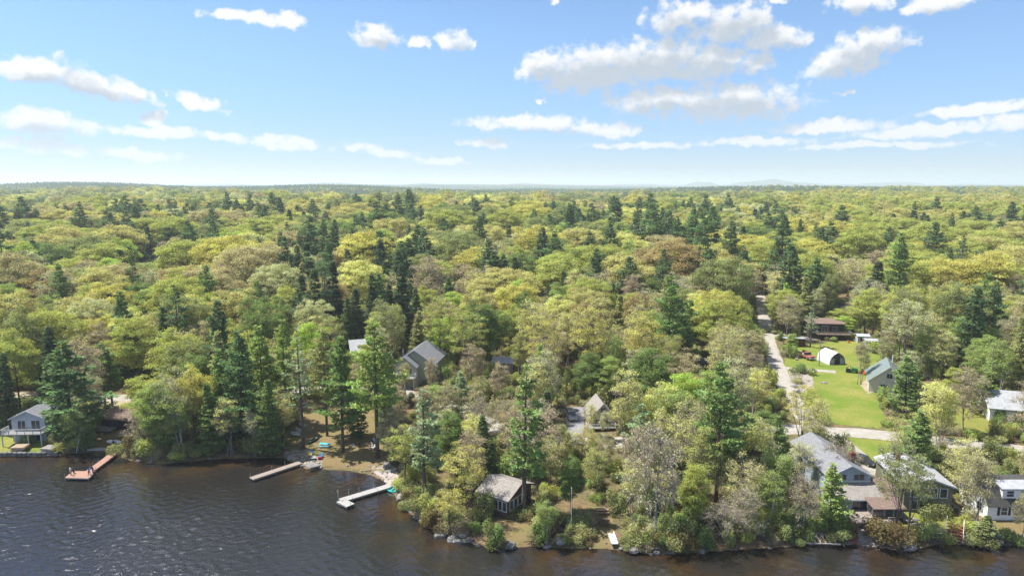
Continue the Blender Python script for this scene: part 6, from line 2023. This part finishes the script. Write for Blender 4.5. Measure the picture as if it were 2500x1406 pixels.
# ------------------------------------------------------------------ woods nobody could count
def scatter(name, protos, pts, idx, rz, scl, tint, label, cat):
    coll = bpy.data.collections.new(name + '_kinds')
    for i, me in enumerate(protos):
        o = bpy.data.objects.new(f'{name}_kind_{i:02d}', me); coll.objects.link(o)
    n = len(pts)
    me = bpy.data.meshes.new(name)
    me.vertices.add(n)
    me.vertices.foreach_set('co', np.asarray(pts, np.float32).ravel())
    a = me.attributes.new('pick', 'INT', 'POINT'); a.data.foreach_set('value', np.asarray(idx, np.int32))
    a = me.attributes.new('turn', 'FLOAT_VECTOR', 'POINT'); v3 = np.zeros((n, 3), np.float32); v3[:, 2] = rz; a.data.foreach_set('vector', v3.ravel())
    a = me.attributes.new('size', 'FLOAT_VECTOR', 'POINT'); a.data.foreach_set('vector', np.asarray(scl, np.float32).ravel())
    a = me.attributes.new('tint', 'FLOAT_VECTOR', 'POINT'); a.data.foreach_set('vector', np.asarray(tint, np.float32).ravel())
    me.update()
    o = bpy.data.objects.new(name, me); link(o)
    g = bpy.data.node_groups.new(name, 'GeometryNodeTree')
    g.interface.new_socket('Geometry', in_out='INPUT', socket_type='NodeSocketGeometry')
    g.interface.new_socket('Geometry', in_out='OUTPUT', socket_type='NodeSocketGeometry')
    gi, go = nd(g, 'NodeGroupInput'), nd(g, 'NodeGroupOutput')
    ip = nd(g, 'GeometryNodeInstanceOnPoints')
    ci = nd(g, 'GeometryNodeCollectionInfo')
    ci.inputs['Collection'].default_value = coll
    ci.inputs['Separate Children'].default_value = True
    ci.inputs['Reset Children'].default_value = True
    ip.inputs['Pick Instance'].default_value = True
    def na_(nm, ty):
        x = nd(g, 'GeometryNodeInputNamedAttribute', data_type=ty); x.inputs['Name'].default_value = nm
        return next(s for s in x.outputs if s.enabled and s.name == 'Attribute')
    g.links.new(gi.outputs[0], ip.inputs['Points'])
    g.links.new(ci.outputs[0], ip.inputs['Instance'])
    g.links.new(na_('pick', 'INT'), ip.inputs['Instance Index'])
    er = nd(g, 'FunctionNodeEulerToRotation'); g.links.new(na_('turn', 'FLOAT_VECTOR'), er.inputs[0])
    g.links.new(er.outputs[0], ip.inputs['Rotation'])
    g.links.new(na_('size', 'FLOAT_VECTOR'), ip.inputs['Scale'])
    g.links.new(ip.outputs[0], go.inputs[0])
    md = o.modifiers.new('scatter', 'NODES'); md.node_group = g
    return tag(o, label, cat, None, 'stuff')


# middle woods (beyond the single trees, up to LIM): full shapes; then lighter ones to 2.3 km
order, base_i, info = [], {}, {}
for kd in PRO:
    base_i[kd] = len(order)
    for (tr, cr), h0, r0 in PRO[kd]:
        order.append(merged('wood', tr, cr)); info[len(order) - 1] = h0
pts, idx, rz, scl, tn = [], [], [], [], []
for kind, x, y, z, h, tint in REST:
    i = base_i[kind] + (rng.choice((6, 7, 8)) if kind == 'oak_tree' else rng.randrange(len(PRO[kind])))
    s = h / info[i]; w_ = (.45 + .55 * s) * rng.uniform(.95, 1.2) * {'oak_tree': 1.2, 'maple_tree': 1.7, 'budding_tree': 1.7, 'pine_tree': 1.5}.get(kind, 1.3)
    pts.append((x, y, z)); idx.append(i); rz.append(rng.uniform(0, 6.28)); scl.append((w_, w_, s)); tn.append(TINT[tint])
scatter('mid_distance_woods', order, pts, idx, rz, scl, tn, 'mixed oak and pine woods merging into one canopy beyond the houses', 'woods')

order, base_i, info = [], {}, {}
for kd in LOD:
    base_i[kd] = len(order)
    for (tr, cr), h0, r0 in LOD[kd]:
        order.append(merged('wood', tr, cr)); info[len(order) - 1] = h0
pts, idx, rz, scl, tn = [], [], [], [], []
rs = np.random.RandomState(9)
FARLIM = 2400
n = 36000
aa_ = np.radians(rs.uniform(-41, 41, n)); DD = np.sqrt(rs.uniform((LIM - 12) ** 2, FARLIM ** 2, n))
X, Y = DD * np.sin(aa_), DD * np.cos(aa_)
Z = height(X, Y)
hs = Hash(21.0)
for x, y, z in zip(X, Y, Z):
    n1_ = mnoise.noise(Vector((x / 190, y / 120, 1.7))) * 1.2 + .4 * mnoise.noise(Vector((x / 50, y / 50, 4.7)))
    if math.hypot(x, y) < LIM: continue
    r = rng.random()
    far = min(1, (y - 600) / 1500)
    pn = .03 + .78 * far + 1.5 * max(0, n1_ - .12)
    if to_px((x, y, 10))[0] > 2000: pn *= .75
    kind = 'pine_tree' if r < pn * .85 else 'hemlock_tree' if r < pn else rng.choice(['oak_tree'] * 7 + ['maple_tree', 'budding_tree'])
    big_ = (rng.uniform(1.6, 2.4) if kind == 'oak_tree' else 1.45) * (1 - .36 * far)
    rr_ = RAD[kind] * big_ * (1 + .15 * far)
    if hs.near(x, y, rr_): continue
    hs.add(x, y, rr_)
    lo, hi = HGT[kind]; h = rng.uniform(lo, hi) * (rng.uniform(1.15, 1.6) * (1 - .15 * far) if kind == 'oak_tree' else .98)
    i = base_i[kind] + rng.randrange(len(LOD[kind])); s = h / info[i]; w_ = (.45 + .55 * s) * rng.uniform(.95, 1.15) * (big_ * .56 if kind == 'oak_tree' else big_ * 1.05) * (1 + .15 * far)
    n2_ = mnoise.noise(Vector((x / 130, y / 90, 7.7))) * 1.3
    pts.append((x, y, z)); idx.append(i); rz.append(rng.uniform(0, 6.28)); scl.append((w_, w_, s)); tn.append(TINT[tint_for(kind, x, y, n2_)])
scatter('far_woods', order, pts, idx, rz, scl, tn, 'far woods of yellow-green oaks and dark pines below the horizon', 'woods')
NFAR = len(pts)

# farthest woods: whole stands
fm = bpy.data.materials.new('far_foliage')
fm.use_nodes = True
nt = fm.node_tree
b = nt.nodes['Principled BSDF']; b.inputs['Roughness'].default_value = 1.0; b.inputs['Specular IOR Level'].default_value = 0.0
at = nd(nt, 'ShaderNodeAttribute', attribute_name='col'); nt.links.new(at.outputs['Color'], b.inputs['Base Color'])


def stand(seed, pine_share, size=110, sp=8.5):
    rs = np.random.RandomState(seed)
    V, Cc = [], []
    m = int(size / sp)
    for i in range(m):
        for j in range(m):
            x, y = (i + rs.uniform(.0, 1)) * sp - size / 2, (j + rs.uniform(0, 1)) * sp - size / 2
            pine_ = rs.rand() < pine_share
            if pine_:
                k = 46; h = rs.uniform(17, 26); z = rs.uniform(.15, 1, k) ** .8 * h; r = (1.02 - z / h) * 4.2 + .3
                a = rs.uniform(0, 6.28, k); c = np.stack([x + np.cos(a) * r * rs.uniform(.3, 1, k), y + np.sin(a) * r * rs.uniform(.3, 1, k), z], -1)
                nn = np.stack([np.cos(a), np.sin(a), np.full(k, .9)], -1) + rs.normal(size=(k, 3)) * .35
                col = np.array(TINT[['dark blue-green', 'deep green', 'dark green'][rs.randint(3)]]); s = .95
            else:
                k = 46; d = nrm(rs.normal(size=(k, 3))); d[:, 2] = np.abs(d[:, 2]) * rs.choice([1, 1, 1, -.4], k); h = rs.uniform(11, 16); R_ = rs.uniform(4, 6)
                c = np.stack([x + d[:, 0] * R_, y + d[:, 1] * R_, h * .62 + d[:, 2] * h * .4], -1) * 1.0 + rs.normal(size=(k, 3)) * .4
                nn = d + rs.normal(size=(k, 3)) * .45
                col = np.array(TINT[['yellow-green', 'ochre', 'golden', 'olive', 'yellow-green', 'fresh green'][rs.randint(6)]]); s = 1.45
            nn = nrm(nn); t = nrm(np.cross(nn, rs.normal(size=nn.shape))); bb = np.cross(nn, t)
            sz = s * rs.uniform(.7, 1.3, (k, 1))
            V.append(np.stack([c + t * sz, c + bb * sz, c - t * sz, c - bb * sz], 1).reshape(-1, 3))
            Cc.append(np.repeat(col[None] * rs.uniform(.75, 1.25, (k, 1)), 4, 0))
    V = np.concatenate(V); Cc = np.concatenate(Cc)
    me = np_mesh('stand', V, np.arange(len(V)).reshape(-1, 4), [fm])
    a = me.attributes.new('col', 'FLOAT_COLOR', 'POINT'); a.data.foreach_set('color', np.concatenate([Cc, np.ones((len(Cc), 1))], 1).astype(np.float32).ravel())
    return me


stands = [stand(1, .12), stand(2, .3), stand(3, .55), stand(4, .85)]
pts, idx, rz, scl, tn = [], [], [], [], []
st_ = 104
for i in range(-85, 86):
    for j in range(20, 120):
        x, y = i * st_ + rng.uniform(-8, 8), j * st_ + rng.uniform(-8, 8)
        D = math.hypot(x, y)
        if D < FARLIM - 40 or D > 10500 or abs(x) > y * .84 + 60: continue
        n1_ = mnoise.noise(Vector((x / 900, y / 420, 2.1))) + .5 * mnoise.noise(Vector((x / 260, y / 200, 5.1)))
        q = min(3, max(0, int(2.5 + 3.0 * n1_ + rng.uniform(-.5, .5))))
        pts.append((x, y, gh(x, y) - .5)); idx.append(q); rz.append(rng.choice([0, 1, 2, 3]) * math.pi / 2); scl.append((1, 1, 1)); tn.append((1, 1, 1))
scatter('horizon_woods', stands, pts, idx, rz, scl, tn, 'hazy unbroken woods reaching to the horizon', 'woods')

# ------------------------------------------------------------------ shrubs along the water, undergrowth, rocks
SHR = []
def shore_point(u, inland):
    i = next(i for i in range(len(SHORE_PX) - 1) if SHORE_PX[i][0] <= u <= SHORE_PX[i + 1][0])
    (u0, v0), (u1, v1) = SHORE_PX[i], SHORE_PX[i + 1]
    t = (u - u0) / (u1 - u0)
    p = on_plane(u, v0 + (v1 - v0) * t)
    q = p + Vector((p.x, p.y, 0)).normalized() * inland
    return Vector((q.x, q.y, gh(q.x, q.y)))


SEC = [(318, 690, 58), (145, 235, 10), (955, 1110, 26), (1110, 1450, 52), (1510, 1990, 62), (2040, 2062, 4), (2270, 2300, 4), (2365, 2500, 14)]
for u0, u1, n in SEC:
    for i in range(n):
        u = rng.uniform(u0, u1)
        if abs(u - 1500) < 14: continue
        p = shore_point(u, rng.uniform(.5, 7.5) if u < 2000 else rng.uniform(.5, 3))
        if not (p.z > .25): continue
        s = rng.uniform(.7, 1.5) * (1.3 if u < 700 else 1)
        tint = rng.choice(['olive', 'brownish green', 'brownish green', 'tan', 'rust-olive', 'mid green', 'pinkish tan'])
        k = rng.choice([0, 1, 1, 2, 3, 3])
        if k != 1: tint = rng.choice(['olive', 'brownish green', 'mid green', 'olive', 'yellow-green', 'rust-olive'])
        if hidden(p.x, p.y, p.z, 1.6 * s, 1.3 * s): s *= .5
        if hidden(p.x, p.y, p.z, 1.6 * s, 1.3 * s) or any(in_poly([p.x], [p.y], q)[0] for q in LAWNS): continue
        SHR.append(dict(loc=p, k=k, s=s, tint=tint))
for u, v, s, k, tint, lab in ((2160, 1330, 1.85, 0, 'rust-olive', 'big round rust-brown bush on the lake edge below the screened house'), (2276, 1315, 1.15, 2, 'fresh green', 'bright green bush at the lake edge left of the red steps'), (2052, 1318, 1.1, 0, 'olive', 'olive bush left of the red-brown timber steps'),
                            (2396, 1326, 1.1, 0, 'olive', 'dark olive bush by the water in front of the white gambrel house'), (1955, 912, 1.4, 2, 'mid green', 'low green bush by the stone pile on the lawn'), (2165, 868, 2.2, 2, 'vivid lime', 'lime green thicket right of the two grey sheds'), (2190, 880, 2.2, 2, 'fresh green', 'fresh green thicket above the green-roofed house'), (2145, 862, 1.6, 0, 'mid green', 'mid green bush just below the ribbed grey shed'),
                            (1925, 872, 1.6, 3, 'fresh green', 'green sapling clump left of the stone row'), (1948, 935, 1.5, 1, 'grey-green', 'grey weedy heap beside the dirt road lawn'), (70, 1080, 1.1, 3, 'fresh green', 'pale leafy bush under the blue-grey cottage deck'), (2300, 1248, 1.4, 1, 'ochre', 'thin ochre bush against the olive house wall'), (2270, 1254, 1.3, 0, 'olive', 'olive bush against the olive house front')):
    SHR.append(dict(loc=P(u, v), k=k, s=s, tint=tint, label=lab))
rank_labels(SHR, lambda t: f"{t['tint']} {('leafy shrub', 'twiggy shrub', 'spreading shrub', 'upright shrub')[t['k']]}", 'in the shore thicket farther from')
for t in SHR:
    o = bpy.data.objects.new('shrub', BUSH[t['k']]); COL.objects.link(o)
    o.location = t['loc']; s = t['s']; o.scale = (s, s, s * rng.uniform(.85, 1.15)); o.rotation_euler = (0, 0, rng.uniform(0, 6.28)); o['tint'] = [*TINT[t['tint']], 1.0]
    tag(o, t['label'], 'shrub', 'shrubs of the shore and yards')

pts, idx, rz, scl, tn = [], [], [], [], []
n = 9000
aa_ = np.radians(rs.uniform(-41, 41, n)); DD = np.sqrt(rs.uniform(90 ** 2, 330 ** 2, n))
X, Y = DD * np.sin(aa_), DD * np.cos(aa_)
sd = shore_dist(X, Y); Z = height(X, Y); ok = sd > 1.5
for poly in LAWNS: ok &= ~in_poly(X, Y, poly)
ok &= ((np.stack([X, Y], -1)[:, None, :] - BARR[None]) ** 2).sum(-1).min(1) > 5.0 ** 2
for x, y, z, s, o_ in zip(X, Y, Z, sd, ok):
    if not o_ or not road_clear(x, y, .6): continue
    if y > 200 and rng.random() < .4: continue
    k = rng.choice([0, 1, 1, 2, 3, 3]); sz = rng.uniform(.45, 1.15) * (1.35 if k == 3 else 1)
    if hidden(x, y, z, 1.6 * sz, 1.2 * sz): continue
    pts.append((x, y, z)); idx.append(k); rz.append(rng.uniform(0, 6.28)); scl.append((sz, sz, sz * rng.uniform(.8, 1.6))); tn.append(TINT[rng.choice(['tan', 'pale tan', 'grey-green'] if k == 1 else ['olive', 'yellow-green', 'brownish green', 'mid green', 'olive', 'fresh green'])])
scatter('undergrowth', BUSH, pts, idx, rz, scl, tn, 'low mixed undergrowth between the trunks of the lakeside woods', 'undergrowth')


def rock_mesh(seed):
    import bmesh
    bm = bmesh.new(); bmesh.ops.create_icosphere(bm, subdivisions=3, radius=1)
    for v in bm.verts:
        c = v.co.copy()
        n_ = mnoise.noise(c * 1.1 + Vector((seed * 7, 0, 0))) * .35 + mnoise.noise(c * 2.7 + Vector((0, seed * 5, 0))) * .16
        v.co = c * (1 + n_); v.co.z *= .68
        v.co.x = max(-.95, min(.9, v.co.x)); v.co.y = max(-.85, min(.95, v.co.y)); v.co.z = min(.55, v.co.z)
    me = bpy.data.meshes.new('rock'); bm.to_mesh(me); bm.free()
    return me


RK = [rock_mesh(i) for i in range(4)]
RP = [m_.copy() for m_ in RK]
for m_ in RK: m_.materials.append(M['rock'])
for m_ in RP: m_.materials.append(M['rockpale'])
ROCKS = []
for u0, u1, n, lo, hi, inl, pale in ((310, 690, 14, .3, .8, 2, .2), (690, 790, 30, .25, .7, 4.5, .8), (840, 905, 6, .25, .5, 1, .5), (900, 985, 30, .25, .6, 4, .7), (985, 1110, 16, .4, 1.0, 1, .3), (1110, 1250, 7, .5, 1.1, 1, .4),
                                     (1250, 1480, 12, .3, .9, 1.0, .3), (1510, 1720, 30, .3, .9, 1.2, .2), (1720, 2040, 10, .3, .6, 1, .2), (2070, 2140, 26, .25, .5, 4, .7), (2195, 2240, 6, .5, .9, .6, .9), (2340, 2500, 14, .4, 1.1, 2.5, .4)):
    for i in range(n):
        u = rng.uniform(u0, u1)
        if abs(u - 1500) < 10 or (612 < u < 640): continue
        ROCKS.append(dict(loc=shore_point(u, rng.uniform(-.25, inl)), s=rng.uniform(lo, hi) * rng.choice([.4, .5, .65]), pale=rng.random() < pale))
for u, v, s, pl_, lab in ((1075, 1308, .85, 0, 'large round boulder at the water edge below the golden oak'), (1100, 1320, .7, 1, None), (1245, 1330, .8, 0, 'broad mossy boulder on the shore in front of the brown cottage'), (1370, 1322, .9, 1, 'wide flat boulder at the foot of the flagpole'), (1548, 1343, .75, 0, 'rounded boulder right of the white ramp'),
                        (2218, 1335, .9, 1, 'white boulder in the water at the foot of the stout oak'), (2220, 1322, .8, 1, 'white boulder above the one in the water by the stout oak'), (760, 1138, 1.1, 1, 'flat pale rock slab below the beach chairs'), (2440, 1308, 1.2, 1, 'big pale boulder on the bank of the white gambrel house'), (945, 1140, 1.0, 1, 'pale angular boulder above the L-shaped dock'), (1940, 945, .9, 0, None), (1950, 925, .8, 0, None), (1972, 930, .6, 1, None), (1945, 958, .9, 0, None), (2012, 935, .7, 1, 'single pale rock lying on the bright lawn'), (978, 1215, .9, 1, None), (1118, 1322, .7, 1, None)):
    ROCKS.append(dict(loc=P(u, v), s=s, pale=bool(pl_), label=lab))
rank_labels(ROCKS, lambda t: ('pale ' if t['pale'] else 'grey-brown ') + ('stone' if t['s'] < .5 else 'rock' if t['s'] < .8 else 'boulder'), 'in the loose shore scatter farther from')
for t in ROCKS:
    o = bpy.data.objects.new('rock', (RP if t['pale'] else RK)[rng.randrange(4)]); COL.objects.link(o)
    s = t['s']; o.location = t['loc'] + Vector((0, 0, s * (.12 if 'slab' not in t['label'] else .25))); o.scale = (s * rng.uniform(.8, 1.3), s * rng.uniform(.8, 1.2), s * rng.uniform(.7, 1.1) * (.3 if 'slab' in t['label'] else 1)); o.rotation_euler = (rng.uniform(-.2, .2), rng.uniform(-.2, .2), rng.uniform(0, 6.28))
    tag(o, t['label'].replace(' standing ', ' lying '), 'rock', 'rocks along the shore')

# ------------------------------------------------------------------ haze: one closed box of even, thin air
HAZE = 1.35e-4
hzm = bpy.data.materials.new('haze_air')
hzm.use_nodes = True
nt = hzm.node_tree
for n in list(nt.nodes): nt.nodes.remove(n)
o_ = nd(nt, 'ShaderNodeOutputMaterial'); pv = nd(nt, 'ShaderNodeVolumePrincipled')
pv.inputs['Color'].default_value = (0.84, 0.92, 1.0, 1)
pv.inputs['Density'].default_value = HAZE
pv.inputs['Anisotropy'].default_value = 0.2
nt.links.new(pv.outputs[0], o_.inputs['Volume'])
hb = MB().box(0, 14000, -60, 90000, 62000, 232)
o = hb.build('haze', hzm); tag(o, 'thin pale air between the shore and the horizon', 'haze', None, 'stuff')
print('trees', len(TREES), count, 'rest', len(REST), 'far', NFAR, 'stands', len(pts), 'shrubs', len(SHR), 'rocks', len(ROCKS))
